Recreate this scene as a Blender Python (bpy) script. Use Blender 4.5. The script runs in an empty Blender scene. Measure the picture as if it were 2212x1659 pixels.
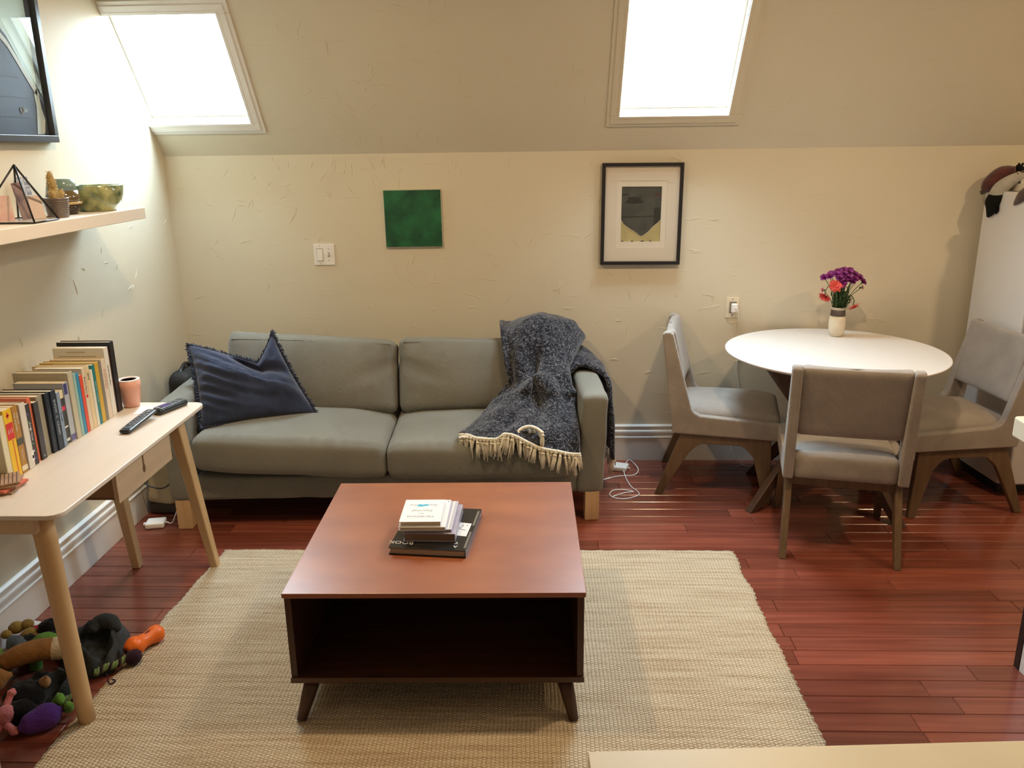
import bpy, bmesh, math, random
from mathutils import Vector, Matrix, Euler, noise as mnoise
PI = math.pi
random.seed(7)
scene = bpy.context.scene
C = scene.collection

# ------------------------------------------------------------------ camera, sky, lights, exposure
cam_pitch, cam_yaw, cam_roll, cam_h = 0.28096611, 0.03401608, 0.01355287, 1.69305509
F = Vector((-math.sin(cam_yaw)*math.cos(cam_pitch), math.cos(cam_yaw)*math.cos(cam_pitch), -math.sin(cam_pitch)))
R0 = Vector((math.cos(cam_yaw), math.sin(cam_yaw), 0)); D0 = F.cross(R0)
RT = R0*math.cos(cam_roll) + D0*math.sin(cam_roll)
DN = -R0*math.sin(cam_roll) + D0*math.cos(cam_roll)
cd = bpy.data.cameras.new('camera'); cam = bpy.data.objects.new('camera', cd); C.objects.link(cam)
cd.sensor_fit = 'HORIZONTAL'; cd.sensor_width = 36.0; cd.lens = 36.0*1780.67/2212.0; cd.clip_start = 0.02
cam.matrix_world = Matrix(((RT.x, -DN.x, -F.x, 0), (RT.y, -DN.y, -F.y, 0), (RT.z, -DN.z, -F.z, cam_h), (0, 0, 0, 1)))
scene.camera = cam

SKY = 66.0            # luminance of the overcast zenith
LAMP = 22.0           # watts of each recessed warm lamp
world = bpy.data.worlds.new('overcast_sky'); scene.world = world; world.use_nodes = True
wn = world.node_tree; wn.nodes.clear()
wo = wn.nodes.new('ShaderNodeOutputWorld'); wb = wn.nodes.new('ShaderNodeBackground')
wt = wn.nodes.new('ShaderNodeTexCoord'); ws = wn.nodes.new('ShaderNodeSeparateXYZ')
wr = wn.nodes.new('ShaderNodeValToRGB')   # CIE overcast: (1 + 2 sin) / 3 above the horizon, dull ground below
wr.color_ramp.elements[0].position = 0.0; wr.color_ramp.elements[0].color = (0.10, 0.10, 0.095, 1)
wr.color_ramp.elements[1].position = 1.0; wr.color_ramp.elements[1].color = (0.66, 0.86, 1.0, 1)
for p, c in ((0.495, (0.10, 0.10, 0.095, 1)), (0.505, (0.24, 0.30, 0.34, 1))):
    e = wr.color_ramp.elements.new(p); e.color = c
wm = wn.nodes.new('ShaderNodeMapRange'); wm.inputs[1].default_value = -1; wm.inputs[2].default_value = 1
wn.links.new(wt.outputs['Generated'], ws.inputs[0]); wn.links.new(ws.outputs['Z'], wm.inputs[0])
wn.links.new(wm.outputs[0], wr.inputs[0]); wn.links.new(wr.outputs[0], wb.inputs['Color'])
wb.inputs['Strength'].default_value = SKY; wn.links.new(wb.outputs[0], wo.inputs[0])

scene.view_settings.view_transform = 'Standard'; scene.view_settings.look = 'None'
scene.view_settings.gamma = 1.0; scene.view_settings.use_curve_mapping = False
scene.view_settings.exposure = -0.15

# room numbers (metres): camera stands at x = 0, y = 0
LW, RW, BW, FW, CEIL = -1.92, 3.30, 4.335, -1.60, 2.55
CZ, CT = 1.665, 0.73                 # crease height and run-per-rise of the sloped wall
slope_y = lambda z: BW - (z-CZ)*CT
SL_LEN = math.sqrt(1+CT*CT)
SN = Vector((0, -1, -CT)).normalized()          # into the room
SU = Vector((0, -CT, 1)).normalized()           # up the slope
WIN = [(LW, -1.412, 1.825, 2.275), (0.395, 0.918, 1.832, 2.47)]
for (x0, x1, z0, z1) in WIN:                    # portals guide the sky light through the two skylights
    ld = bpy.data.lights.new('sky_portal', 'AREA'); ld.shape = 'RECTANGLE'
    ld.size = x1-x0; ld.size_y = (z1-z0)*SL_LEN; ld.cycles.is_portal = True
    lo = bpy.data.objects.new('sky_portal', ld); C.objects.link(lo)
    zc = (z0+z1)/2; p = Vector(((x0+x1)/2, slope_y(zc), zc)) - SN*0.10
    lo.matrix_world = Matrix.Translation(p) @ Matrix((Vector((1,0,0)), SN.cross(Vector((1,0,0)))*-1, -SN)).transposed().to_4x4()
LAMPS = [(-0.95, 2.62), (0.90, 2.62), (2.72, 2.50)]

# ------------------------------------------------------------------ helpers
def setp(o, label=None, cat=None, group=None, kind=None):
    if label: o['label'] = label
    if cat: o['category'] = cat
    if group: o['group'] = group
    if kind: o['kind'] = kind
    return o
def thing(name, label, cat, loc=(0,0,0), rz=0.0, group=None):
    o = bpy.data.objects.new(name, None); C.objects.link(o); o.empty_display_size = 0.05
    o.location = loc; o.rotation_euler = (0, 0, rz)
    return setp(o, label, cat, group)
def link(name, me, m=None, parent=None, smooth=False):
    o = bpy.data.objects.new(name, me); C.objects.link(o)
    if m is not None: me.materials.append(m)
    if smooth: me.polygons.foreach_set('use_smooth', [True]*len(me.polygons))
    if parent: o.parent = parent
    return o
def bev(o, w=0.003, seg=2, ang=40):
    b = o.modifiers.new('bevel', 'BEVEL'); b.width = w; b.segments = seg; b.limit_method = 'ANGLE'; b.angle_limit = math.radians(ang)
    b.harden_normals = False
    return o
class MB:
    def __init__(s): s.v = []; s.f = []; s.mi = []; s.cur = 0
    def add(s, vs, fs):
        n = len(s.v); s.v += [tuple(p) for p in vs]; s.f += [tuple(n+i for i in f) for f in fs]; s.mi += [s.cur]*len(fs); return s
    def box(s, a, b, M=None):
        x0, y0, z0 = a; x1, y1, z1 = b
        vs = [Vector(p) for p in ((x0,y0,z0),(x1,y0,z0),(x1,y1,z0),(x0,y1,z0),(x0,y0,z1),(x1,y0,z1),(x1,y1,z1),(x0,y1,z1))]
        if M is not None: vs = [M @ p for p in vs]
        return s.add(vs, [(0,3,2,1),(4,5,6,7),(0,1,5,4),(1,2,6,5),(2,3,7,6),(3,0,4,7)])
    def prism(s, pts, h0, h1, M=None, axis='z'):
        n = len(pts)
        def P(p, h):
            q = Vector((p[0], p[1], h)) if axis == 'z' else (Vector((h, p[0], p[1])) if axis == 'x' else Vector((p[0], h, p[1])))
            return M @ q if M is not None else q
        vs = [P(p, h0) for p in pts] + [P(p, h1) for p in pts]
        fs = [tuple(range(n-1, -1, -1)), tuple(range(n, 2*n))] + [(i, (i+1) % n, n+(i+1) % n, n+i) for i in range(n)]
        return s.add(vs, fs)
    def tube(s, path, r, seg=8, cap=True, squash=None):
        path = [Vector(p) for p in path]; n = len(path); vs = []; prev = None
        for i, p in enumerate(path):
            t = (path[min(i+1, n-1)] - path[max(i-1, 0)])
            t = t.normalized() if t.length > 1e-9 else Vector((0,0,1))
            if prev is None:
                a = Vector((0,0,1)) if abs(t.z) < 0.9 else Vector((1,0,0))
                u = t.cross(a).normalized()
            else: u = (prev - t*prev.dot(t)).normalized()
            prev = u; w = t.cross(u); rr = r[i] if isinstance(r, (list, tuple)) else r
            for k in range(seg):
                an = 2*PI*k/seg
                vs.append(p + (u*math.cos(an) + w*math.sin(an))*rr)
        fs = [(i*seg+k, i*seg+(k+1) % seg, (i+1)*seg+(k+1) % seg, (i+1)*seg+k) for i in range(n-1) for k in range(seg)]
        if cap: fs += [tuple(range(seg-1, -1, -1)), tuple((n-1)*seg+k for k in range(seg))]
        return s.add(vs, fs)
    def lathe(s, prof, seg=32, M=None):
        vs = []; fs = []; n = len(prof)
        for r, z in prof:
            for k in range(seg):
                a = 2*PI*k/seg; q = Vector((r*math.cos(a), r*math.sin(a), z)); vs.append(M @ q if M is not None else q)
        for i in range(n-1):
            for k in range(seg): fs.append((i*seg+k, i*seg+(k+1) % seg, (i+1)*seg+(k+1) % seg, (i+1)*seg+k))
        fs += [tuple(range(seg-1, -1, -1)), tuple((n-1)*seg+k for k in range(seg))]
        return s.add(vs, fs)
    def ball(s, c, r, seg=14, ring=9, f=None, M=None):
        rr = r if isinstance(r, (tuple, list)) else (r, r, r); vs = []; fs = []
        for i in range(ring+1):
            th = PI*i/ring
            for k in range(seg):
                a = 2*PI*k/seg; d = Vector((math.sin(th)*math.cos(a), math.sin(th)*math.sin(a), math.cos(th)))
                sc = f(d) if f else 1.0
                q = Vector((d.x*rr[0], d.y*rr[1], d.z*rr[2]))*sc
                if M is not None: q = M @ q
                vs.append(Vector(c)+q)
        for i in range(ring):
            for k in range(seg): fs.append((i*seg+k, (i+1)*seg+k, (i+1)*seg+(k+1) % seg, i*seg+(k+1) % seg))
        return s.add(vs, fs)
    def grid(s, P, nu, nv, thick=None):
        vs = [P(i/nu, j/nv) for j in range(nv+1) for i in range(nu+1)]
        fs = [(j*(nu+1)+i, j*(nu+1)+i+1, (j+1)*(nu+1)+i+1, (j+1)*(nu+1)+i) for j in range(nv) for i in range(nu)]
        return s.add(vs, fs)
    def mesh(s, name, weld=False):
        me = bpy.data.meshes.new(name); me.from_pydata([tuple(v) for v in s.v], [], s.f); me.validate()
        bm = bmesh.new(); bm.from_mesh(me)
        if weld: bmesh.ops.remove_doubles(bm, verts=bm.verts, dist=1e-5)
        bmesh.ops.recalc_face_normals(bm, faces=bm.faces); bm.to_mesh(me); bm.free()
        return me
    def build(s, name, m=None, parent=None, smooth=False, bevel=0, seg=2, weld=False):
        o = link(name, s.mesh(name, weld), m, parent, smooth)
        if bevel: bev(o, bevel, seg)
        return o
def box(name, a, b, m, parent=None, bevel=0.003, M=None, seg=2): return MB().box(a, b, M).build(name, m, parent, False, bevel, seg)
def softbox(w, d, h, r, n=(18, 12, 6), fn=None):
    """rounded, deformable box surface centred on the origin"""
    nx, ny, nz = n; idx = {}; vs = []; fs = []
    hw, hd, hh = w/2, d/2, h/2
    def V(i, j, k):
        if (i, j, k) in idx: return idx[(i, j, k)]
        u, v, q = 2*i/nx-1, 2*j/ny-1, 2*k/nz-1
        e = lambda t: math.copysign(abs(t)**0.8, t)
        p = Vector((e(u)*hw, e(v)*hd, e(q)*hh))
        c = Vector((max(-hw+r, min(hw-r, p.x)), max(-hd+r, min(hd-r, p.y)), max(-hh+r, min(hh-r, p.z))))
        dl = p-c
        if dl.length > 1e-9:
            mx = max(abs(dl.x), abs(dl.y), abs(dl.z)); p = c + dl.normalized()*mx
        if fn: p = fn(p, u, v, q)
        idx[(i, j, k)] = len(vs); vs.append(p); return idx[(i, j, k)]
    for i in range(nx):
        for j in range(ny):
            fs.append((V(i,j,0), V(i,j+1,0), V(i+1,j+1,0), V(i+1,j,0))); fs.append((V(i,j,nz), V(i+1,j,nz), V(i+1,j+1,nz), V(i,j+1,nz)))
    for i in range(nx):
        for k in range(nz):
            fs.append((V(i,0,k), V(i+1,0,k), V(i+1,0,k+1), V(i,0,k+1))); fs.append((V(i,ny,k), V(i,ny,k+1), V(i+1,ny,k+1), V(i+1,ny,k)))
    for j in range(ny):
        for k in range(nz):
            fs.append((V(0,j,k), V(0,j,k+1), V(0,j+1,k+1), V(0,j+1,k))); fs.append((V(nx,j,k), V(nx,j+1,k), V(nx,j+1,k+1), V(nx,j,k+1)))
    m = MB(); m.add(vs, fs); return m
def nz(p, s=1.0, o=0.0): return mnoise.noise(Vector(p)*s + Vector((o, o*1.7, o*0.3)))
def copy_tree(o, parent=None):
    c = o.copy(); C.objects.link(c); c.parent = parent
    for ch in o.children: copy_tree(ch, c)
    return c
def text(body, size, m, parent, M, name='lettering', sx=1.0, align='CENTER', ext=0.0002):
    cu = bpy.data.curves.new('lettering', 'FONT'); cu.body = body; cu.size = size; cu.align_x = align; cu.align_y = 'CENTER'; cu.extrude = ext; cu.resolution_u = 2
    t = bpy.data.objects.new('tmp_text', cu); C.objects.link(t)
    dg = bpy.context.evaluated_depsgraph_get(); dg.update()
    me = bpy.data.meshes.new_from_object(t.evaluated_get(dg)); bpy.data.objects.remove(t)
    me.transform(M @ Matrix.Diagonal((sx, 1, 1, 1)))
    return link(name, me, m, parent)
def basis(right, up, origin):
    r = Vector(right).normalized(); u = Vector(up).normalized(); n = r.cross(u)
    return Matrix(((r.x, u.x, n.x, origin[0]), (r.y, u.y, n.y, origin[1]), (r.z, u.z, n.z, origin[2]), (0, 0, 0, 1)))
def lerp(a, b, t): return a+(b-a)*t
def spline(pts, n):
    """Catmull-Rom through pts, n samples per span"""
    P = [Vector(p) for p in pts]; out = []
    for i in range(len(P)-1):
        p0 = P[max(i-1, 0)]; p1 = P[i]; p2 = P[i+1]; p3 = P[min(i+2, len(P)-1)]
        for k in range(n):
            t = k/n
            out.append(0.5*((2*p1) + (p2-p0)*t + (2*p0-5*p1+4*p2-p3)*t*t + (3*p1-p0-3*p2+p3)*t**3))
    out.append(P[-1]); return out

# ------------------------------------------------------------------ materials
MATS = {}
def mat(name, col, rough=0.6, vary=0.0, vscale=8.0, stretch=(1,1,1), bump=0.0, bscale=60.0, bstretch=None, spec=0.5, metal=0.0,
        sheen=0.0, coat=0.0, col2=None, rnd=0.0, emis=None, detail=4.0, bdist=0.01, tc='Object'):
    if name in MATS: return MATS[name]
    m = bpy.data.materials.new(name); m.use_nodes = True; nt = m.node_tree; N = nt.nodes; L = nt.links
    p = N['Principled BSDF']; p.inputs['Base Color'].default_value = (*col, 1); p.inputs['Roughness'].default_value = rough
    p.inputs['Specular IOR Level'].default_value = spec; p.inputs['Metallic'].default_value = metal
    if sheen: p.inputs['Sheen Weight'].default_value = sheen; p.inputs['Sheen Roughness'].default_value = 0.5
    if coat: p.inputs['Coat Weight'].default_value = coat; p.inputs['Coat Roughness'].default_value = 0.12
    if emis: p.inputs['Emission Color'].default_value = (*emis[0], 1); p.inputs['Emission Strength'].default_value = emis[1]
    tcn = N.new('ShaderNodeTexCoord')
    last = None
    if vary or col2:
        mp = N.new('ShaderNodeMapping'); mp.inputs['Scale'].default_value = stretch; L.new(tcn.outputs[tc], mp.inputs[0])
        if rnd:
            oi = N.new('ShaderNodeObjectInfo'); cmb = N.new('ShaderNodeCombineXYZ'); mu = N.new('ShaderNodeMath'); mu.operation = 'MULTIPLY'; mu.inputs[1].default_value = 37
            L.new(oi.outputs['Random'], mu.inputs[0])
            for k in range(3): L.new(mu.outputs[0], cmb.inputs[k])
            L.new(cmb.outputs[0], mp.inputs['Location'])
        nn = N.new('ShaderNodeTexNoise'); nn.inputs['Scale'].default_value = vscale; nn.inputs['Detail'].default_value = detail
        L.new(mp.outputs[0], nn.inputs['Vector'])
        rp = N.new('ShaderNodeValToRGB'); rp.color_ramp.elements[0].position = 0.32; rp.color_ramp.elements[1].position = 0.68
        c2 = col2 if col2 else tuple(min(1, x*(1+vary)) for x in col)
        c1 = col if col2 else tuple(x*(1-vary) for x in col)
        rp.color_ramp.elements[0].color = (*c1, 1); rp.color_ramp.elements[1].color = (*c2, 1)
        L.new(nn.outputs['Fac'], rp.inputs[0]); last = rp.outputs[0]
    if rnd:
        oi2 = N.new('ShaderNodeObjectInfo'); mr = N.new('ShaderNodeMapRange'); mr.inputs[3].default_value = 1-rnd; mr.inputs[4].default_value = 1+rnd
        L.new(oi2.outputs['Random'], mr.inputs[0])
        hs = N.new('ShaderNodeHueSaturation'); L.new(mr.outputs[0], hs.inputs['Value'])
        if last: L.new(last, hs.inputs['Color'])
        else: hs.inputs['Color'].default_value = (*col, 1)
        last = hs.outputs[0]
    if last: L.new(last, p.inputs['Base Color'])
    if bump:
        mb = N.new('ShaderNodeMapping'); mb.inputs['Scale'].default_value = bstretch or (1,1,1); L.new(tcn.outputs[tc], mb.inputs[0])
        bn = N.new('ShaderNodeTexNoise'); bn.inputs['Scale'].default_value = bscale; bn.inputs['Detail'].default_value = 3
        L.new(mb.outputs[0], bn.inputs['Vector'])
        b = N.new('ShaderNodeBump'); b.inputs['Strength'].default_value = bump; b.inputs['Distance'].default_value = bdist
        L.new(bn.outputs['Fac'], b.inputs['Height']); L.new(b.outputs[0], p.inputs['Normal'])
    MATS[name] = m; return m
def glassy(name, col=(1,1,1), gloss=0.12, rough=0.02):
    if name in MATS: return MATS[name]
    m = bpy.data.materials.new(name); m.use_nodes = True; nt = m.node_tree; N = nt.nodes; L = nt.links
    N.remove(N['Principled BSDF']); out = N['Material Output']
    t = N.new('ShaderNodeBsdfTransparent'); t.inputs[0].default_value = (*col, 1)
    g = N.new('ShaderNodeBsdfGlossy'); g.inputs['Roughness'].default_value = rough
    fr = N.new('ShaderNodeFresnel'); fr.inputs[0].default_value = 1.45
    mx = N.new('ShaderNodeMixShader'); ge = N.new('ShaderNodeNewGeometry'); iv = N.new('ShaderNodeMath'); iv.operation = 'SUBTRACT'; iv.inputs[0].default_value = 1.0; L.new(ge.outputs['Backfacing'], iv.inputs[1])
    mu = N.new('ShaderNodeMath'); mu.operation = 'MULTIPLY'; L.new(fr.outputs[0], mu.inputs[0]); L.new(iv.outputs[0], mu.inputs[1])   # only the outer face mirrors
    L.new(mu.outputs[0], mx.inputs[0]); L.new(t.outputs[0], mx.inputs[1]); L.new(g.outputs[0], mx.inputs[2])
    L.new(mx.outputs[0], out.inputs[0]); MATS[name] = m; return m
def plaster(name, col):
    m = mat(name, col, 0.62, vary=0.03, vscale=1.2, spec=0.25)
    nt = m.node_tree; N = nt.nodes; L = nt.links; p = N['Principled BSDF']; tcn = [n for n in N if n.type == 'TEX_COORD'][0]
    n1 = N.new('ShaderNodeTexNoise'); n1.inputs['Scale'].default_value = 9; n1.inputs['Detail'].default_value = 5; L.new(tcn.outputs['Object'], n1.inputs['Vector'])
    tot = None; sc = N.new('ShaderNodeMath'); sc.operation = 'MULTIPLY'; sc.inputs[1].default_value = 0.35; L.new(n1.outputs['Fac'], sc.inputs[0]); tot = sc.outputs[0]
    for k, (ang, ln, wd) in enumerate(((0.5, 5.0, 190), (-0.95, 4.5, 210), (1.35, 5.5, 170), (-0.2, 4.0, 230))):   # trowel ridges
        mp = N.new('ShaderNodeMapping'); mp.inputs['Rotation'].default_value = (ang, ang*1.1, ang); mp.inputs['Scale'].default_value = (ln, wd*0.35, wd*0.12); mp.inputs['Location'].default_value = (k*3.1, k*1.7, k)
        L.new(tcn.outputs['Object'], mp.inputs[0])
        nn = N.new('ShaderNodeTexNoise'); nn.inputs['Scale'].default_value = 1.0; nn.inputs['Detail'].default_value = 1.5; nn.inputs['Distortion'].default_value = 0.8
        L.new(mp.outputs[0], nn.inputs['Vector'])
        rp = N.new('ShaderNodeValToRGB'); es = rp.color_ramp.elements
        es[0].position = 0.735; es[0].color = (0,0,0,1); es[1].position = 0.80; es[1].color = (0,0,0,1); e = es.new(0.765); e.color = (1,1,1,1)
        L.new(nn.outputs['Fac'], rp.inputs[0])
        ad = N.new('ShaderNodeMath'); ad.operation = 'ADD'; L.new(tot, ad.inputs[0]); L.new(rp.outputs[0], ad.inputs[1]); tot = ad.outputs[0]
    b = N.new('ShaderNodeBump'); b.inputs['Strength'].default_value = 0.30; b.inputs['Distance'].default_value = 0.005
    L.new(tot, b.inputs['Height']); L.new(b.outputs[0], p.inputs['Normal']); return m
def wood(name, c1, c2, axis='x', rough=0.4, scale=3.0, coat=0.0, rnd=0.0, fine=14, spec=0.5, bump=0.05):
    st = {'x': (0.8, fine, fine), 'y': (fine, 0.8, fine), 'z': (fine, fine, 0.8)}[axis]
    return mat(name, c1, rough, col2=c2, vscale=scale, stretch=st, coat=coat, rnd=rnd, detail=6, bump=bump, bscale=scale*3, bstretch=st, bdist=0.002, spec=spec)
def weave(name, col, vary=0.12, scale=420, rough=0.85, sheen=0.25, bump=0.35, vs=5):
    m = mat(name, col, rough, vary=vary, vscale=vs, sheen=sheen, spec=0.2)
    nt = m.node_tree; N = nt.nodes; L = nt.links; p = N['Principled BSDF']; tcn = [n for n in N if n.type == 'TEX_COORD'][0]
    hs = []
    for rot in ((0,0,0), (PI/2, 0, PI/2)):
        mp = N.new('ShaderNodeMapping'); mp.inputs['Rotation'].default_value = rot; L.new(tcn.outputs['Object'], mp.inputs[0])
        w = N.new('ShaderNodeTexWave'); w.inputs['Scale'].default_value = scale/6.0; w.inputs['Distortion'].default_value = 1.5; w.bands_direction = 'DIAGONAL'; L.new(mp.outputs[0], w.inputs[0]); hs.append(w.outputs['Fac'])
    a = N.new('ShaderNodeMath'); a.operation = 'ADD'; L.new(hs[0], a.inputs[0]); L.new(hs[1], a.inputs[1])
    b = N.new('ShaderNodeBump'); b.inputs['Strength'].default_value = bump; b.inputs['Distance'].default_value = 0.0012
    L.new(a.outputs[0], b.inputs['Height']); L.new(b.outputs[0], p.inputs['Normal']); return m

M_wall = plaster('cream_plaster', (0.685, 0.635, 0.505))
M_ceil = mat('ceiling_paint', (0.84, 0.80, 0.72), 0.7)
M_trim = mat('trim_paint', (0.80, 0.79, 0.76), 0.35, vary=0.02, vscale=3)
M_white = mat('white_plastic', (0.86, 0.85, 0.83), 0.35)
M_black = mat('black_paint', (0.012, 0.012, 0.013), 0.4)
M_glass = glassy('clear_glass')

# ------------------------------------------------------------------ structure
def struct(o): o['kind'] = 'structure'; return o
struct(MB().box((LW-0.15, FW-0.1, -0.12), (RW+0.15, BW+0.1, -0.013)).build('floor', mat('subfloor', (0.035, 0.010, 0.008), 0.6)))
floor = bpy.data.objects['floor']
M_plank = wood('cherry_floor', (0.160, 0.042, 0.027), (0.250, 0.072, 0.045), 'x', rough=0.2, scale=2.6, rnd=0.30, fine=16, coat=0.25, bump=0.03)
PW = 0.0825
def plank_mesh(L):
    c = 0.0021; w = PW/2-0.0006; h = L/2-0.0006; z0 = -0.0125
    vs = []
    for (x, y, z) in ((h, w, z0), (h, w, -c), (h-c, w-c, 0)):
        vs += [(-x, -y, z), (x, -y, z), (x, y, z), (-x, y, z)]
    fs = [(8,9,10,11)] + [(a+i, a+(i+1) % 4, a+4+(i+1) % 4, a+4+i) for a in (0, 4) for i in range(4)]
    m = MB(); m.add(vs, fs); me = m.mesh('plank'); me.materials.append(M_plank); return me
PM = {}
y = BW - PW/2; row = 0
rp = random.Random(3)
while y > 1.70:
    x = LW - rp.uniform(0.0, 0.7)
    while x < RW:
        L = rp.choice((0.6, 0.75, 0.9, 1.1, 1.3, 1.5))
        a, b = max(x, LW), min(x+L, RW)
        if b-a > 0.02:
            key = round(b-a, 4)
            if key not in PM: PM[key] = plank_mesh(b-a)
            o = bpy.data.objects.new('plank', PM[key]); C.objects.link(o); o.parent = floor; o.location = ((a+b)/2, y, 0)
        x += L
    y -= PW; row += 1
# planks behind the camera, too far down to be seen, stay one part
mb = MB(); yy = y
while yy > FW:
    x = LW - rp.uniform(0.0, 0.7)
    while x < RW:
        L = rp.choice((0.9, 1.1, 1.3, 1.5)); a, b = max(x, LW), min(x+L, RW)
        if b-a > 0.02: mb.box((a+0.0006, yy-PW/2+0.0006, -0.0125), (b-0.0006, yy+PW/2-0.0006, 0))
        x += L
    yy -= PW
o = mb.build('plank_rows', M_plank, floor); o['kind'] = 'stuff'

struct(box('wall_back', (LW-0.12, BW, -0.013), (RW+0.12, BW+0.12, CZ), M_wall, None, 0))
struct(box('wall_left', (LW-0.12, FW-0.12, -0.013), (LW, BW+0.12, CEIL+0.1), M_wall, None, 0))
struct(box('wall_right', (RW, FW-0.12, -0.013), (RW+0.12, BW+0.12, CEIL+0.1), M_wall, None, 0))
struct(box('wall_rear', (LW, FW-0.12, -0.013), (RW, FW, CEIL+0.1), M_wall, None, 0))
# sloped wall with two skylight openings
mb = MB()
def slab(x0, x1, z0, z1):
    q = [Vector((x, slope_y(z), z)) for x, z in ((x0, z0), (x1, z0), (x1, z1), (x0, z1))]
    k = [p - SN*0.13 for p in q]
    mb.add(q+k, [(0,1,2,3), (7,6,5,4), (0,4,5,1), (1,5,6,2), (2,6,7,3), (3,7,4,0)])
w1, w2 = WIN
slab(LW, RW, CZ, w1[2]); slab(LW, RW, w2[3], CEIL+0.02)
slab(w1[1], w2[0], w1[2], w2[3]); slab(w2[1], RW, w1[2], w2[3]); slab(LW, w1[1], w1[3], w2[3]); slab(w2[0], w2[1], w1[2], w2[2])
struct(mb.build('wall_slope', M_wall))
struct(box('ceiling', (LW-0.12, FW-0.12, CEIL), (RW+0.12, slope_y(CEIL)+0.12, CEIL+0.1), M_ceil, None, 0))
# raised trowel ridges left in the plaster
def ridges(parent, place, spots, seed):
    rr = random.Random(seed); q = MB()
    for (cx, cz, sx, sz_, n, vert) in spots:
        for k in range(n):
            x, z_ = rr.gauss(cx, sx), rr.gauss(cz, sz_); L = rr.uniform(0.015, 0.075); a = (PI/2+rr.gauss(0, 0.25)) if vert else rr.uniform(0, PI); bend = rr.uniform(-0.35, 0.35)*L
            pts = []; rad = []
            for i in range(7):
                f_ = i/6-0.5; off = bend*(0.25-f_*f_)
                P_ = place(x+math.cos(a)*L*f_-math.sin(a)*off, z_+math.sin(a)*L*f_+math.cos(a)*off)
                if P_ is None: break
                pts.append(P_); rad.append(0.0019*(1-(2*f_)**2*0.85))
            if len(pts) == 7: q.tube(pts, rad, 4)
    o = q.build('plaster_ridges', M_wall, parent, True); o['kind'] = 'stuff'
wbk = bpy.data.objects['wall_back']; wsl = bpy.data.objects['wall_slope']; wlf = bpy.data.objects['wall_left']
ridges(wbk, lambda x, z_: Vector((x, BW-0.0002, z_)) if LW+0.02 < x < 2.1 and 0.25 < z_ < CZ-0.003 else None, [(-0.9, 1.62, 0.5, 0.04, 34, True), (-1.4, 1.45, 0.3, 0.15, 26, False), (-0.8, 1.2, 0.6, 0.2, 36, False), (0.3, 1.2, 0.8, 0.3, 36, False), (0.7, 0.75, 0.4, 0.25, 22, False)], 2)
ridges(wsl, lambda x, z_: Vector((x, slope_y(z_), z_))+SN*0.0002 if (-1.30 < x < 0.30 or 1.0 < x < 2.2) and CZ+0.003 < z_ < 2.35 else None, [(-0.8, 2.0, 0.35, 0.18, 44, False), (-0.9, 1.70, 0.4, 0.03, 14, True), (0.8, 1.95, 0.8, 0.2, 26, False)], 5)
ridges(wlf, lambda y_, z_: Vector((LW+0.0002, y_, z_)) if 2.0 < y_ < BW-0.02 and 0.3 < z_ < 1.38 else None, [(3.7, 1.15, 0.25, 0.2, 16, False), (3.2, 0.9, 0.3, 0.2, 10, False)], 8)
# skylights: moulded casing, sash, pane
def onslope(x, z, h): return Vector((x, slope_y(z), z)) + SN*h
def bar(mbx, x0, x1, z0, z1, h0, h1):
    q = [onslope(x, z, h0) for x, z in ((x0, z0), (x1, z0), (x1, z1), (x0, z1))] + [onslope(x, z, h1) for x, z in ((x0, z0), (x1, z0), (x1, z1), (x0, z1))]
    mbx.add(q, [(3,2,1,0), (4,5,6,7), (0,1,5,4), (1,2,6,5), (2,3,7,6), (3,0,4,7)])
for wi, (x0, x1, z0, z1) in enumerate(WIN):
    e = bpy.data.objects.new('window_%d' % (wi+1), None); C.objects.link(e); e['kind'] = 'structure'; e.location = onslope((x0+x1)/2, z0, 0)
    inv = Matrix.Translation(-e.location)
    setp(e, 'bright skylight in the sloped wall tucked into the left corner' if wi == 0 else 'bright tall skylight in the sloped wall above the framed print')
    cw = 0.062
    def piece(nm, segs, m):
        q = MB()
        for s_ in segs: bar(q, *s_)
        q.v = [inv @ Vector(v) for v in q.v]
        return q.build(nm, m, e, bevel=0.0025)
    xl = x0 - cw if wi == 1 else x0
    dz = cw/SL_LEN*1.0
    for a, b in ((1.0, 0.010), (0.66, 0.017), (0.36, 0.023)):      # three stepped mouldings
        pass
    def mould(nm, fx0, fx1, fz0, fz1, side):
        segs = []
        for a, h in ((1.0, 0.009), (0.70, 0.015), (0.42, 0.011), (0.25, 0.017)):
            if side == 'b': segs.append((max(x0-cw*a, LW) if wi == 0 else x0-cw*a, x1+cw*a, z0-dz*a, z0, 0.0, h))
            if side == 't': segs.append((max(x0-cw*a, LW) if wi == 0 else x0-cw*a, x1+cw*a, z1, z1+dz*a, 0.0, h))
            if side == 'r': segs.append((x1, x1+cw*a, z0, z1, 0.0, h))
            if side == 'l': segs.append((x0-cw*a, x0, z0, z1, 0.0, h))
        return piece(nm, segs, M_trim if wi == 0 else M_wall)
    mould('sill_casing', 0, 0, 0, 0, 'b'); mould('head_casing', 0, 0, 0, 0, 't'); mould('side_casing', 0, 0, 0, 0, 'r')
    if wi == 1: mould('side_casing', 0, 0, 0, 0, 'l')
    f = 0.012
    piece('sash', [(x0, x1, z0, z0+f, -0.075, -0.05), (x0, x1, z1-f, z1, -0.075, -0.05), (x0, x0+f, z0+f, z1-f, -0.075, -0.05), (x1-f, x1, z0+f, z1-f, -0.075, -0.05)], M_white)
    piece('pane', [(x0+f, x1-f, z0+f, z1-f, -0.066, -0.061)], M_glass).modifiers.clear()
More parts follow.
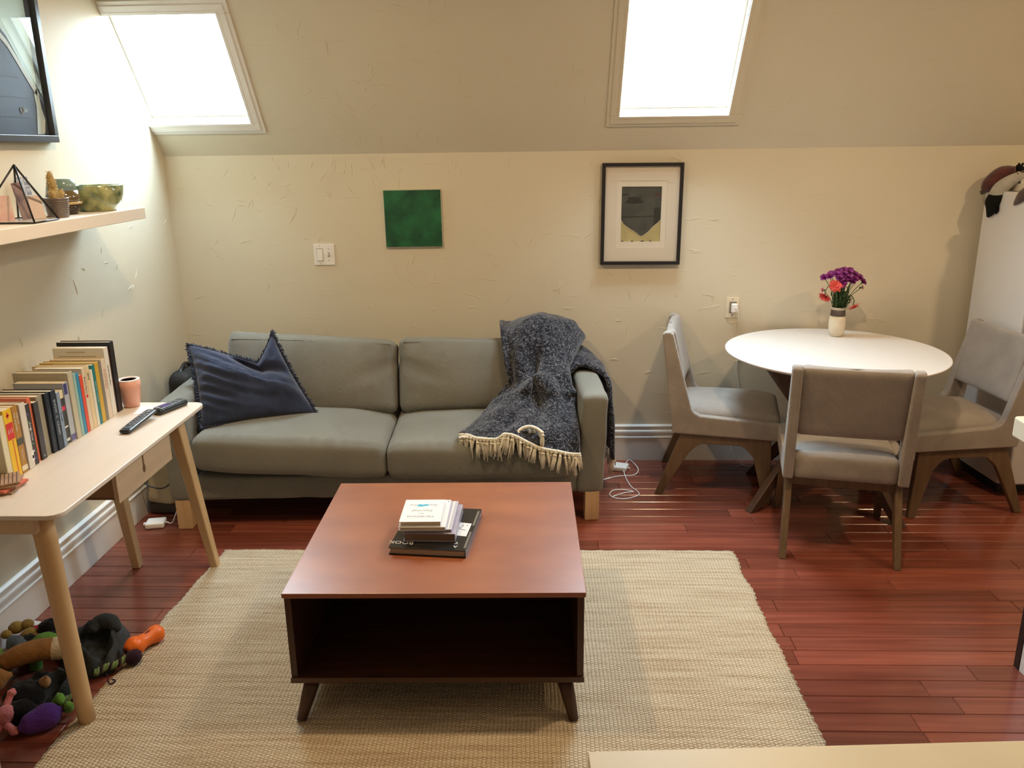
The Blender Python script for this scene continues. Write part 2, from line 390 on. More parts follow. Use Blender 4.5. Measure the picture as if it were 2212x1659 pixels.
# baseboards with stepped profile
prof = [(0, 0), (0.018, 0), (0.018, 0.128), (0.022, 0.132), (0.022, 0.139), (0.015, 0.144), (0.015, 0.153), (0.021, 0.160), (0.021, 0.172), (0.013, 0.180), (0.013, 0.190), (0.017, 0.194), (0.017, 0.201), (0.006, 0.206), (0, 0.208)]
mb = MB(); mb.prism([(LW+a, b) for a, b in prof], FW, BW, axis='y'); struct(mb.build('baseboard_left', M_trim, bevel=0.0015))
mb = MB(); mb.prism([(BW-a, b) for a, b in prof], LW+0.018, RW, axis='x'); struct(mb.build('baseboard_back', M_trim, bevel=0.0015))

# ------------------------------------------------------------------ recessed warm lamps (above the frame)
M_lens = mat('lamp_lens', (0.9, 0.8, 0.6), 0.4, emis=((1.0, 0.72, 0.40), 3.0))
where = ['over the desk end', 'over the middle of the room', 'on the kitchen side']
for i, (lx, ly) in enumerate(LAMPS):
    t = thing('recessed_lamp', 'round recessed warm ceiling lamp ' + where[i], 'lamp', (lx, ly, CEIL), 0, 'recessed ceiling lamps')
    MB().lathe([(0.062, -0.004), (0.085, -0.006), (0.088, -0.002), (0.088, 0.0), (0.062, 0.0)], 32).build('trim_ring', M_white, t, True)
    MB().lathe([(0.0, -0.003), (0.061, -0.003), (0.061, 0.0), (0.0, 0.0)], 32).build('lens', M_lens, t)
    ld = bpy.data.lights.new('lamp_light', 'AREA'); ld.shape = 'DISK'; ld.size = 0.11; ld.energy = LAMP; ld.color = (1.0, 0.70, 0.40)
    lo = bpy.data.objects.new('lamp_light', ld); C.objects.link(lo); lo.location = (0, 0, -0.02); lo.parent = t

# ------------------------------------------------------------------ rug
def make_rug():
    m = mat('jute', (0.50, 0.39, 0.235), 0.9, spec=0.1)
    nt = m.node_tree; N = nt.nodes; L = nt.links; p = N['Principled BSDF']; tcn = [n for n in N if n.type == 'TEX_COORD'][0]
    sep = N.new('ShaderNodeSeparateXYZ'); L.new(tcn.outputs['Object'], sep.inputs[0])
    def math_(op, a, b=None):
        n = N.new('ShaderNodeMath'); n.operation = op
        for i, v in enumerate((a, b)):
            if v is None: continue
            if isinstance(v, (int, float)): n.inputs[i].default_value = v
            else: L.new(v, n.inputs[i])
        return n.outputs[0]
    wob = N.new('ShaderNodeTexNoise'); wob.inputs['Scale'].default_value = 6; L.new(tcn.outputs['Object'], wob.inputs['Vector'])
    wv = math_('MULTIPLY', wob.outputs['Fac'], 3.0)
    cx = math_('ADD', math_('MULTIPLY', sep.outputs['X'], PI/0.0125), wv)           # columns of knots
    col = math_('FLOOR', math_('DIVIDE', cx, PI))
    ph = math_('MULTIPLY', col, 1.57)
    cy = math_('ADD', math_('MULTIPLY', sep.outputs['Y'], PI/0.0105), ph)
    h = math_('MULTIPLY', math_('POWER', math_('ABSOLUTE', math_('SINE', cx)), 0.6), math_('POWER', math_('ABSOLUTE', math_('SINE', cy)), 0.7))
    # streaks along the weft, blotches
    mp = N.new('ShaderNodeMapping'); mp.inputs['Scale'].default_value = (2.2, 46, 1); L.new(tcn.outputs['Object'], mp.inputs[0])
    n1 = N.new('ShaderNodeTexNoise'); n1.inputs['Scale'].default_value = 1.6; n1.inputs['Detail'].default_value = 5; L.new(mp.outputs[0], n1.inputs['Vector'])
    n2 = N.new('ShaderNodeTexNoise'); n2.inputs['Scale'].default_value = 170; n2.inputs['Detail'].default_value = 2; L.new(tcn.outputs['Object'], n2.inputs['Vector'])
    rp1 = N.new('ShaderNodeValToRGB'); rp1.color_ramp.elements[0].position = 0.33; rp1.color_ramp.elements[1].position = 0.60
    rp1.color_ramp.elements[0].color = (0.51, 0.410, 0.285, 1); rp1.color_ramp.elements[1].color = (0.67, 0.585, 0.44, 1); L.new(n1.outputs['Fac'], rp1.inputs[0])
    mx = N.new('ShaderNodeMix'); mx.data_type = 'RGBA'; mx.blend_type = 'OVERLAY'; mx.inputs[0].default_value = 0.55
    L.new(rp1.outputs[0], mx.inputs[6]); L.new(n2.outputs['Fac'], mx.inputs[7])
    mx2 = N.new('ShaderNodeMix'); mx2.data_type = 'RGBA'; mx2.blend_type = 'MULTIPLY'; mx2.inputs[0].default_value = 0.75
    rp2 = N.new('ShaderNodeValToRGB'); rp2.color_ramp.elements[0].color = (0.42, 0.36, 0.28, 1); rp2.color_ramp.elements[1].position = 0.42; rp2.color_ramp.elements[1].color = (1, 1, 1, 1); L.new(h, rp2.inputs[0])
    L.new(mx.outputs[2], mx2.inputs[6]); L.new(rp2.outputs[0], mx2.inputs[7]); L.new(mx2.outputs[2], p.inputs['Base Color'])
    hh = math_('ADD', h, math_('MULTIPLY', n2.outputs['Fac'], 0.5))
    b = N.new('ShaderNodeBump'); b.inputs['Strength'].default_value = 0.9; b.inputs['Distance'].default_value = 0.004; L.new(hh, b.inputs['Height']); L.new(b.outputs[0], p.inputs['Normal'])
    nu, nv = 220, 160
    y0, y1 = 1.64, 3.245
    def P(u, v):
        yv = lerp(y0, y1, v)
        yy = yv + (nz((u*9, 3.3, 0))*0.008 if v > 0.99 else 0) + (0.004*math.sin(u*180) if v > 0.995 else 0)
        xl = lerp(-1.472, -1.385, v) + 0.010*nz((0, v*14, 1)) + 0.003*math.sin(v*300); xr = 0.834 + 0.010*nz((4, v*12, 1)) + 0.003*math.sin(v*290+1)
        x = lerp(xl, xr, u)
        edge = min(u, 1-u, v, 1-v)*60
        z = 0.012*min(1.0, math.sqrt(max(edge, 0.0)+0.02)) + 0.0016*nz((x*7, yy*7, 0)) + 0.0008*nz((x*40, yy*40, 2))
        return Vector((x, yy, max(z, 0.002)))
    q = MB(); q.grid(P, nu, nv)
    n = nu+1
    ring = [i for i in range(n)] + [j*n+nu for j in range(1, nv+1)] + [nv*n+i for i in range(nu-1, -1, -1)] + [j*n for j in range(nv-1, 0, -1)]
    base = len(q.v); q.v += [(q.v[i][0], q.v[i][1], 0.0005) for i in ring]
    K = len(ring)
    for i in range(K): q.f.append((ring[i], base+i, base+(i+1) % K, ring[(i+1) % K])); q.mi.append(0)
    o = q.build('jute_rug', m, None, True)
    setp(o, 'woven natural jute rug lying under the coffee table', 'rug')
make_rug()

# ------------------------------------------------------------------ sofa
M_sofa = weave('sofa_fabric', (0.205, 0.203, 0.175), vary=0.10, vs=3)
M_birch = wood('birch', (0.62, 0.43, 0.22), (0.70, 0.50, 0.28), 'z', rough=0.5, scale=3)
SO = (-0.70, 3.50, 0); SA = math.radians(3.1)
sofa = thing('sofa', 'grey fabric two-cushion sofa with pale wooden block legs', 'sofa', SO, SA)
def wr(p, amp, s, o): return amp*nz(p, s, o)
def arm(sgn):
    def fn(p, u, v, q):
        p.x += sgn*0.012*(q)                                  # flares outwards to the top
        if q > 0.2: p.z += 0.008*(1-u*u)
        p.x += wr(p, 0.006, 9, 2+sgn); p.y += wr(p, 0.005, 8, 5)
        if q < -0.9: p.z += 0.008*nz((p.x*20, p.y*14, 0))
        return p
    m = softbox(0.122, 0.775, 0.468, 0.022, (8, 24, 18), fn)
    m.v = [(v[0]+sgn*0.947, v[1]+0.385, v[2]+0.372) for v in m.v]
    return m.build('arm', M_sofa, sofa, True, weld=True)
arm(-1); arm(1)
def basef(p, u, v, q):
    p.y += wr(p, 0.006, 7, 1) ; p.z += (0.006*nz((p.x*9, 0, 0)) if q < 0 else 0); return p
m = softbox(1.775, 0.70, 0.115, 0.012, (40, 10, 5), basef); m.v = [(v[0], v[1]+0.365, v[2]+0.193) for v in m.v]; m.build('front_rail', M_sofa, sofa, True)
m = softbox(1.80, 0.085, 0.46, 0.03, (30, 5, 12), lambda p, u, v, q: p + Vector((0, wr(p, 0.006, 6, 4), 0))); m.v = [(v[0], v[1]+0.722, v[2]+0.365) for v in m.v]; m.build('back_frame', M_sofa, sofa, True)
def seatc(x0, x1, zl, zr, seed):
    w = x1-x0
    def fn(p, u, v, q):
        crown = (1-u*u)*(1-v*v)
        if q > 0: p.z += 0.030*crown*q + 0.012*(1-u**4)*q
        else: p.z += 0.012*(1-u**4)*q*0.6
        p.y -= 0.016*(1-u*u)*(1 if v < -0.5 else 0)*(1-abs(q)*0.4)
        # pulled wrinkles along the front seam
        if v < 0.2 and q > 0.3: p.z += 0.0080*math.sin(p.x*95+seed*3+4*nz((p.x*6, p.y*3, seed)))*math.exp(-((v+0.85)/0.22)**2)*max(0, nz((p.x*3, seed, 0))+0.25)
        p += Vector((wr(p, 0.004, 6, seed), wr(p, 0.005, 5, seed+3), wr(p, 0.006, 5, seed+6)))
        if q > 0.95 and abs(v) > 0.9: p.z -= 0.003
        p.z += lerp(zl, zr, (u+1)/2)
        return p
    m = softbox(w, 0.66, 0.155, 0.036, (44, 34, 8), fn)
    m.v = [(v[0]+(x0+x1)/2, v[1]+0.295, v[2]) for v in m.v]
    return m.build('seat_cushion', M_sofa, sofa, True)
seatc(-0.868, 0.004, 0.378, 0.322, 1); seatc(0.006, 0.872, 0.318, 0.310, 2)
M_pipe = weave('sofa_piping', (0.10, 0.10, 0.085))
def backc(x0, x1, zl, zr, seed):
    w = x1-x0
    T = Matrix.Rotation(math.radians(-20), 4, 'X')
    def fn(p, u, v, q):
        bulge = (1-u**2)*(1-q**2)
        p.y += (-0.050 if v < 0 else 0.02)*bulge*abs(v)
        if q > 0.3: p.z += lerp(zl, zr, (u+1)/2)*((q-0.3)/0.7)
        if q > 0.35 and v < 0: p.y += 0.010*math.sin(p.x*60+seed*2+5*nz((p.x*4, p.z*3, seed)))*math.exp(-((q-0.72)/0.22)**2)*(0.5+nz((p.x*4, seed, 1)))
        # a diagonal crease running down from the inner upper corner
        s = (1 if seed == 1 else -1); tt = (u*s-0.95)*0.5-(q-0.15)
        if v < 0: p.y += 0.020*math.exp(-(tt*9)**2)*max(0, u*s-0.25)
        p += Vector((wr(p, 0.005, 5, seed), wr(p, 0.008, 4, seed+3), wr(p, 0.006, 4, seed+6)))
        return T @ p
    m = softbox(w, 0.155, 0.41, 0.05, (44, 8, 26), fn)
    m.v = [(v[0]+(x0+x1)/2, v[1]+0.535, v[2]+0.585) for v in m.v]
    c = m.build('back_cushion', M_sofa, sofa, True)
    pts = []
    for i in range(61):
        u = (i/30-1)*0.93; p = fn(Vector((u*w/2, -0.0775, 0.80*0.205)), u, -1.0, 0.80)
        pts.append((p.x+(x0+x1)/2, p.y+0.535-0.0005, p.z+0.585+0.0005))
    MB().tube(pts, 0.0022, 6).build('seam', M_pipe, c, True)
backc(-0.842, 0.012, 0.030, -0.035, 1); backc(0.022, 0.868, -0.020, -0.045, 2)
for sx in (-1, 1):
    for yy in (0.0, 0.66):
        q = MB(); q.box((sx*0.947-0.033, yy+0.002, 0.0), (sx*0.947+0.033, yy+0.068, 0.148)); q.build('leg', M_birch, sofa, bevel=0.003)

# ------------------------------------------------------------------ blue cushion on the sofa
M_blue = weave('indigo_linen', (0.027, 0.038, 0.082), vary=0.22, vs=7, sheen=0.35)
M_blued = weave('indigo_fray', (0.030, 0.040, 0.075), vary=0.4, vs=40)
pil = thing('throw_pillow', 'dark blue linen pillow with frayed edges and a chopped top', 'pillow', SO, SA)
TLc, TRc, BRc, BLc = Vector((-0.955, 0.335, 0.800)), Vector((-0.575, 0.405, 0.838)), Vector((-0.365, 0.300, 0.455)), Vector((-0.850, 0.090, 0.468))
nrm = ((BRc-TLc).cross(TRc-BLc)).normalized()
if nrm.y > 0: nrm = -nrm
def pil_mid(u, v):                       # u left-right, v bottom-top, 0..1; pinched corners, chopped top edge
    a = BLc.lerp(BRc, u); b = TLc.lerp(TRc, u); p = a.lerp(b, v)
    dip = ((u/0.69)**1.25 if u < 0.69 else (max(0, (1-u))/0.31)**0.9)*v**2.0
    p += (a-b).normalized()*0.145*dip
    sx = 4*u*(1-u); sy = 4*v*(1-v)
    c = (BLc+BRc+TLc+TRc)/4
    p += (c-p)*0.055*(max(sx, 0)*(1-sy) + max(sy, 0)*(1-sx))    # edges bow inwards
    if v < 0.08 and u > 0.15: p.z = max(p.z, 0.462)
    return p
def pil_pt(u, v, side):
    p = pil_mid(u, v); sx = max(0, 4*u*(1-u)); sy = max(0, 4*v*(1-v))
    th = 0.088*(sx**0.42)*(sy**0.42)*(1-0.55*math.exp(-((u-0.66)/0.16)**2)*max(0, v-0.35)/0.65)
    w = 0
    if side > 0:
        d1 = (v-0.62)+0.62*(u-0.45); w += 0.026*math.exp(-(d1*7)**2)*sx*(1 if d1 < 0 else 0.35)   # fold running down to the right
        d2 = (v-0.66)+0.80*(u-0.80); w -= 0.034*math.exp(-(d2*12)**2)*(0.4+sx)*(1 if u > 0.55 else max(0, (u-0.3)/0.25))
        d3 = (v-0.36)+0.30*(u-0.5); w += 0.011*math.exp(-(d3*14)**2)*sx - 0.010*math.exp(-((d3+0.075)*15)**2)*sx
        d4 = (v-0.20)+0.55*(u-0.25); w += 0.008*math.sin(d4*46)*math.exp(-((u-0.2)/0.22)**2)*sy
        w += 0.010*nz((u*5, v*5, 0.4)) + 0.004*nz((u*14, v*14, 0.7))
        if u < 0.12: w += 0.006*math.sin(v*60)*(0.12-u)/0.12*sy
    return p + nrm*side*(th + w*min(1, sx*3)*min(1, sy*3))
q = MB(); q.grid(lambda u, v: pil_pt(u, v, 1), 60, 60); q.grid(lambda u, v: pil_pt(u, v, -1), 30, 30)
q2 = MB(); q2.grid(lambda u, v: pil_pt(u, v, 1), 60, 60)
q3 = MB(); q3.grid(lambda u, v: pil_pt(u, v, -1), 60, 60)
q2.add(q3.v, q3.f)
q2.build('pillow_body', M_blue, pil, True, weld=True)
fr = MB(); r2 = random.Random(5)
per = [(t/90, 0) for t in range(90)] + [(1, t/90) for t in range(90)] + [(1-t/90, 1) for t in range(90)] + [(0, 1-t/90) for t in range(90)]
cc = (BLc+BRc+TLc+TRc)/4
for (u, v) in per:
    for k in range(3):
        uu, vv = min(1, max(0, u+r2.uniform(-.006, .006))), min(1, max(0, v+r2.uniform(-.006, .006)))
        p = pil_mid(uu, vv); out = (p-cc).normalized()
        out = (out + Vector((r2.uniform(-.7, .7), r2.uniform(-.9, .5), r2.uniform(-.6, .6)))).normalized()
        L = r2.uniform(0.010, 0.024); e = p+out*L
        if e.z < 0.455: e.z = 0.457
        fr.tube([p-out*0.006, p.lerp(e, 0.5)+Vector((0, -0.003, 0.001)), e], [0.0035, 0.0032, 0.0016], 4)
o = fr.build('frayed_edge', M_blued, pil); o['kind'] = 'stuff'

# ------------------------------------------------------------------ throw blanket
def boucle():
    m = mat('boucle_throw', (0.012, 0.014, 0.024), 0.95, sheen=0.3, spec=0.1)
    nt = m.node_tree; N = nt.nodes; L = nt.links; p = N['Principled BSDF']; tcn = [n for n in N if n.type == 'TEX_COORD'][0]
    v = N.new('ShaderNodeTexVoronoi'); v.inputs['Scale'].default_value = 95; v.feature = 'F1'
    d = N.new('ShaderNodeTexNoise'); d.inputs['Scale'].default_value = 30; L.new(tcn.outputs['Object'], d.inputs['Vector'])
    mxv = N.new('ShaderNodeMix'); mxv.data_type = 'VECTOR'; mxv.inputs[0].default_value = 0.06; L.new(tcn.outputs['Object'], mxv.inputs[4]); L.new(d.outputs['Color'], mxv.inputs[5])
    L.new(mxv.outputs[1], v.inputs['Vector'])
    rp = N.new('ShaderNodeValToRGB'); es = rp.color_ramp.elements
    es[0].position = 0.10; es[0].color = (0.235, 0.232, 0.24, 1); es[1].position = 0.62; es[1].color = (0.010, 0.011, 0.017, 1)
    e = es.new(0.34); e.color = (0.055, 0.059, 0.080, 1)
    L.new(v.outputs['Distance'], rp.inputs[0]); L.new(rp.outputs[0], p.inputs['Base Color'])
    b = N.new('ShaderNodeBump'); b.invert = True; b.inputs['Strength'].default_value = 0.7; b.inputs['Distance'].default_value = 0.006; L.new(v.outputs['Distance'], b.inputs['Height']); L.new(b.outputs[0], p.inputs['Normal'])
    return m
M_thr = boucle(); M_fringe = mat('cream_fringe', (0.76, 0.72, 0.60), 0.9, vary=0.15, vscale=60)
thr = thing('throw_blanket', 'dark blue speckled throw with cream tassels draped over sofa corner', 'blanket', SO, SA)
# rows of control points (x, depth, z) in the sofa's frame, top to bottom, left to right
ROWS = [
 [(.555,.745,.62),(.66,.750,.64),(.77,.755,.66),(.87,.755,.64),(.95,.750,.60)],
 [(.548,.715,.770),(.65,.720,.785),(.765,.722,.80),(.87,.720,.775),(.955,.715,.69)],
 [(.540,.625,.805),(.62,.625,.808),(.75,.630,.848),(.87,.620,.812),(.955,.615,.720)],
 [(.545,.512,.778),(.62,.500,.780),(.72,.500,.812),(.83,.495,.770),(.910,.49,.680)],
 [(.562,.420,.668),(.63,.400,.665),(.71,.395,.685),(.80,.385,.680),(.868,.40,.63)],
 [(.585,.375,.580),(.64,.345,.585),(.70,.325,.575),(.78,.310,.610),(.866,.33,.60)],
 [(.545,.345,.520),(.62,.300,.545),(.70,.275,.540),(.78,.258,.575),(.870,.27,.55)],
 [(.495,.315,.470),(.58,.265,.510),(.68,.220,.500),(.78,.205,.530),(.872,.22,.505)],
 [(.455,.225,.445),(.55,.170,.480),(.66,.135,.468),(.77,.125,.490),(.875,.14,.478)],
 [(.410,.130,.430),(.52,.075,.455),(.64,.055,.450),(.76,.055,.460),(.878,.06,.452)],
 [(.370,.060,.425),(.49,.005,.440),(.61,-.005,.445),(.74,-.012,.432),(.878,-.015,.420)],
 [(.340,.010,.420),(.455,-.050,.418),(.585,-.056,.430),(.73,-.066,.375),(.878,-.066,.352)],
]
NR, NCt = len(ROWS), 5
def cr(P, t):
    n = len(P)-1; t = max(0, min(n-1e-6, t)); i = int(t); f = t-i
    p0, p1, p2, p3 = P[max(i-1, 0)], P[i], P[i+1], P[min(i+2, n)]
    return 0.5*((2*p1)+(p2-p0)*f+(2*p0-5*p1+4*p2-p3)*f*f+(3*p1-p0-3*p2+p3)*f**3)
RV = [[Vector(p) for p in r] for r in ROWS]
def thr_base(u, v): return cr([cr(r, u*(NCt-1)) for r in RV], v*(NR-1))
def thr_pt(u, v):
    p = thr_base(u, v); e = 0.004
    du = thr_base(min(1, u+e), v)-thr_base(max(0, u-e), v); dv = thr_base(u, min(1, v+e))-thr_base(u, max(0, v-e))
    n = du.cross(dv)
    if n.length < 1e-9: return p
    n.normalize()
    if n.y > 0.2 or (abs(n.y) <= 0.2 and n.z < 0): n = -n
    w = 0
    flow = u + 0.10*math.sin(v*5.0) + 0.05*nz((u*3, v*4, 1))
    k = min(1, v*3)
    w += 0.026*abs(math.sin(flow*PI*3.6+0.4))**1.5*k*(1-0.45*v) + 0.011*math.sin(flow*PI*8+v*3)*k*(1-v*0.7)
    w += 0.045*math.exp(-(((u-0.42)/0.10)**2+((v-0.56)/0.10)**2)) + 0.045*math.exp(-(((u-0.74)/0.12)**2+((v-0.50)/0.11)**2))
    w -= 0.060*math.exp(-(((u-0.50)/0.09)**2+((v-0.40)/0.05)**2)); w += 0.055*math.exp(-(((u-0.55)/0.11)**2+((v-0.52)/0.06)**2)) ; w -= 0.016*math.exp(-(((u-0.60)/0.05)**2+((v-0.60)/0.16)**2))
    w += 0.022*math.exp(-(((u-0.22)/0.13)**2+((v-0.78)/0.08)**2)) - 0.012*math.exp(-(((u-0.36)/0.06)**2+((v-0.84)/0.07)**2))
    rg_ = max(0.0, 1-2.2*abs(nz((u*2.6+v*1.1, v*4.2-u*0.6, 7.7)))); w += 0.036*rg_*rg_*k*(1-0.55*v)*min(1, 5*u+0.3)
    w += 0.010*nz((u*6, v*8, 3.3)) + 0.004*nz((u*17, v*22, 5.1)) + 0.006
    return p + n*w
q = MB(); q.grid(thr_pt, 80, 120)
clo = q.build('cloth', M_thr, thr, True); sm = clo.modifiers.new('thick', 'SOLIDIFY'); sm.thickness = 0.008; sm.offset = 1
for uu in (0.0, 0.075): MB().tube([thr_pt(uu, i/60)+Vector((0, -0.004, 0.002)) for i in range(3, 61)], 0.0065, 7).build('hem', M_thr, thr, True)
# right fall: over the rear of the arm and down its outer side
R2 = [
 [(.86,.700,.715),(.86,.62,.715),(.862,.54,.685),(.866,.465,.640),(.868,.415,.600)],
 [(.925,.705,.685),(.925,.63,.690),(.925,.55,.675),(.922,.48,.655),(.915,.425,.640)],
 [(.985,.700,.655),(.985,.62,.660),(.985,.54,.655),(.985,.47,.645),(.980,.410,.635)],
 [(1.040,.69,.600),(1.046,.61,.610),(1.054,.53,.610),(1.058,.45,.600),(1.056,.370,.588)],
 [(1.050,.685,.48),(1.064,.60,.48),(1.068,.52,.48),(1.082,.43,.47),(1.074,.335,.46)],
 [(1.052,.68,.36),(1.072,.595,.35),(1.070,.51,.35),(1.090,.42,.33),(1.080,.315,.32)],
 [(1.052,.68,.26),(1.074,.595,.24),(1.070,.51,.22),(1.092,.42,.20),(1.084,.310,.185)],
]
R2V = [[Vector(p) for p in r] for r in R2]
def fall_pt(u, v):
    p = cr([cr(r, u*4) for r in R2V], v*6)
    k = math.sin(u*PI*5)*0.010*max(0, v-0.3)
    return p + Vector((k+0.006*nz((u*6, v*7, 2)), 0, 0.012*math.exp(-((v-0.2)/0.2)**2)*(0.5+0.5*math.sin(u*11)) + 0.006*nz((u*5, v*5, 8))))
q = MB(); q.grid(fall_pt, 50, 70)
cl2 = q.build('side_fall', M_thr, thr, True); sm = cl2.modifiers.new('thick', 'SOLIDIFY'); sm.thickness = 0.009; sm.offset = 0
# rolled hem that frames the arm
MB().tube([fall_pt(1, i/30)+Vector((0, -0.006, 0.002)) for i in range(31)], 0.013, 8).build('side_hem', M_thr, thr, True)
TAS = []
for k in range(4):
    rr = random.Random(k+20); t = MB()
    for s_ in range(6):
        a = rr.uniform(0, 6.28); d = rr.uniform(0.0, 0.0035); L = rr.uniform(0.052, 0.078)
        x, y_ = d*math.cos(a), d*math.sin(a); sp = rr.uniform(1.2, 3.0)
        t.tube([(x*0.4, y_*0.4, 0.004), (x*1.3, y_*1.3, -0.016), (x*sp+rr.uniform(-.002, .002), y_*sp, -L*0.6), (x*sp*1.4+rr.uniform(-.004, .004), y_*sp*1.2, -L)], [0.0028, 0.0034, 0.0034, 0.0014], 5)
    t.ball((0, 0, 0.0), (0.0062, 0.0062, 0.0055), 8, 5); t.ball((0.002, 0, -0.012), (0.0068, 0.0058, 0.005), 8, 5)
    me = t.mesh('tassel'); me.materials.append(M_fringe); me.polygons.foreach_set('use_smooth', [True]*len(me.polygons)); TAS.append(me)
rt = random.Random(9)
def tassel(p, tilt=0.0, fwd=0.0, s=1.0):
    o = bpy.data.objects.new('tassel', rt.choice(TAS)); C.objects.link(o); o.parent = thr; o.location = p
    o.rotation_euler = (fwd+rt.uniform(-.1, .1), tilt+rt.uniform(-.25, .25), rt.uniform(0, 6)); o.scale = (s*rt.uniform(1.3, 1.9), s*rt.uniform(1.2, 1.6), s*rt.uniform(0.95, 1.35))
nT = 34
for i in range(nT):
    u = (i+0.5)/nT; p = thr_pt(u, 1.0)+Vector((0, -0.006, -0.006))
    fwd = 0.0
    if u < 0.18: p.y -= 0.02*(1-u/0.18)
    tassel(p, 0.0, fwd)
for i in range(7):                                   # a turned-back corner shows its fringe
    t = i/6; p = Vector((lerp(.585, .71, t), lerp(-.066, -.03, math.sin(t*PI)), 0.445+0.035*math.sin(t*PI*0.8)))
    tassel(p, 0.9-t*0.7, -0.2, 0.85)
for i in range(10):
    u = (i+0.5)/10; tassel(fall_pt(u, 1.0)+Vector((0.004, 0, -0.006)), 0, 0)
edge = [thr_pt(i/40, 1.0)+Vector((0, -0.004, 0.0)) for i in range(41)]
MB().tube(edge, 0.0085, 6).build('knotted_edge', M_fringe, thr, True)
MB().tube([Vector((lerp(.565, .715, t/12), lerp(-.064, -.036, math.sin(t/12*PI)), 0.432+0.052*math.sin(t/12*PI*0.82))) for t in range(13)], 0.008, 6).build('knotted_edge', M_fringe, thr, True)

# ------------------------------------------------------------------ coffee table
M_top = mat('table_top_wood', (0.25, 0.068, 0.026), 0.40, col2=(0.36, 0.115, 0.042), coat=1.0, vscale=3.2, stretch=(1.0, 2.0, 1), detail=7, bump=0.02, bscale=40, spec=0.6); M_top.node_tree.nodes['Principled BSDF'].inputs['Coat Roughness'].default_value = 0.33
M_wal = wood('walnut_stain', (0.058, 0.022, 0.011), (0.095, 0.038, 0.018), 'x', rough=0.35, scale=3)
M_walz = wood('walnut_stain_leg', (0.050, 0.020, 0.010), (0.085, 0.036, 0.017), 'z', rough=0.38, scale=3)
CTX, CTY, CTA = -0.321, 2.570, math.radians(0.9)
ct = thing('coffee_table', 'square reddish-brown wooden coffee table with open front shelf and splayed legs', 'table', (CTX, CTY, 0), CTA)
hw, hd, zt = 0.4505, 0.416, 0.430
box('table_top', (-hw, -hd, zt-0.016), (hw, hd, zt), M_top, ct, 0.0015)
zb0, zb1 = 0.121, 0.140
box('bottom_panel', (-hw+0.002, -hd+0.002, zb0), (hw-0.002, hd-0.002, zb1), M_wal, ct, 0.0015)
for sx in (-1, 1):
    q = MB(); q.box((sx*(hw-0.014)-0.010, -hd+0.008, zb1), (sx*(hw-0.014)+0.010, hd-0.008, zt-0.016)); q.build('side_panel', M_walz, ct, bevel=0.0012)
box('back_panel', (-hw+0.024, 0.03, zb1), (hw-0.024, 0.045, zt-0.016), M_wal, ct, 0.001)
for yy in (-hd+0.040, hd-0.060): box('apron', (-hw+0.070, yy, 0.094), (hw-0.070, yy+0.02, zb0), M_wal, ct, 0.002)
for sx in (-1, 1):
    for sy in (-1, 1):
        a = Vector((sx*(hw-0.062), sy*(hd-0.040), zb0)); b = Vector((sx*(hw-0.034), sy*(hd+0.030), 0.0135))
        q = MB(); q.tube([a, a.lerp(b, 0.5), b], [0.025, 0.021, 0.0145], 16); q.build('leg', M_walz, ct, True)

# ------------------------------------------------------------------ books on the coffee table
M_page = mat('page_paper', (0.66, 0.60, 0.46), 0.85, vary=0.14, vscale=6, stretch=(1, 1, 60))
M_pageb = mat('page_paper_brown', (0.30, 0.22, 0.16), 0.85, vary=0.15, vscale=6, stretch=(1, 1, 80))
M_ink = mat('grey_ink', (0.30, 0.31, 0.33), 0.7)
M_inkw = mat('white_ink', (0.80, 0.80, 0.78), 0.6); M_inkb = mat('black_ink', (0.015, 0.015, 0.018), 0.6)
def flat_book(name, label, w, d, h, cov, page, loc, rz, cover_t=0.003, spine='+x'):
    """lying book: spine on +x, page edges towards -y"""
    K_ = 0.9656
    t = thing(name, label, 'book', (loc[0]*K_, loc[1]*K_, 0.4306+(loc[2]-0.3855)*K_), rz, 'books stacked on the coffee table'); t.scale = (K_, K_, K_)
    q = MB(); q.box((0, 0, 0), (w, d, cover_t)); q.box((0, 0, h-cover_t), (w, d, h)); q.box((w-cover_t, 0, cover_t), (w, d, h-cover_t))
    q.build('cover', cov, t, bevel=0.0008)
    q = MB(); q.box((0.005, 0.004, cover_t), (w-cover_t, d-0.004, h-cover_t)); q.build('pages', page, t)
    return t
z = 0.3855
Mc_blk = mat('black_jacket', (0.018, 0.018, 0.019), 0.25); Mc_lav = mat('lavender_jacket', (0.40, 0.39, 0.50), 0.3, vary=0.2, vscale=14); Mc_wht = mat('white_jacket', (0.82, 0.83, 0.86), 0.35)
b1 = flat_book('hardback_book', 'large black art book at the bottom of the coffee table stack', 0.262, 0.330, 0.026, Mc_blk, mat('page_dim', (0.40, 0.35, 0.27), 0.85, vary=0.15, vscale=6, stretch=(1, 1, 60)), (-0.505, 2.478, z), math.radians(-5.5))
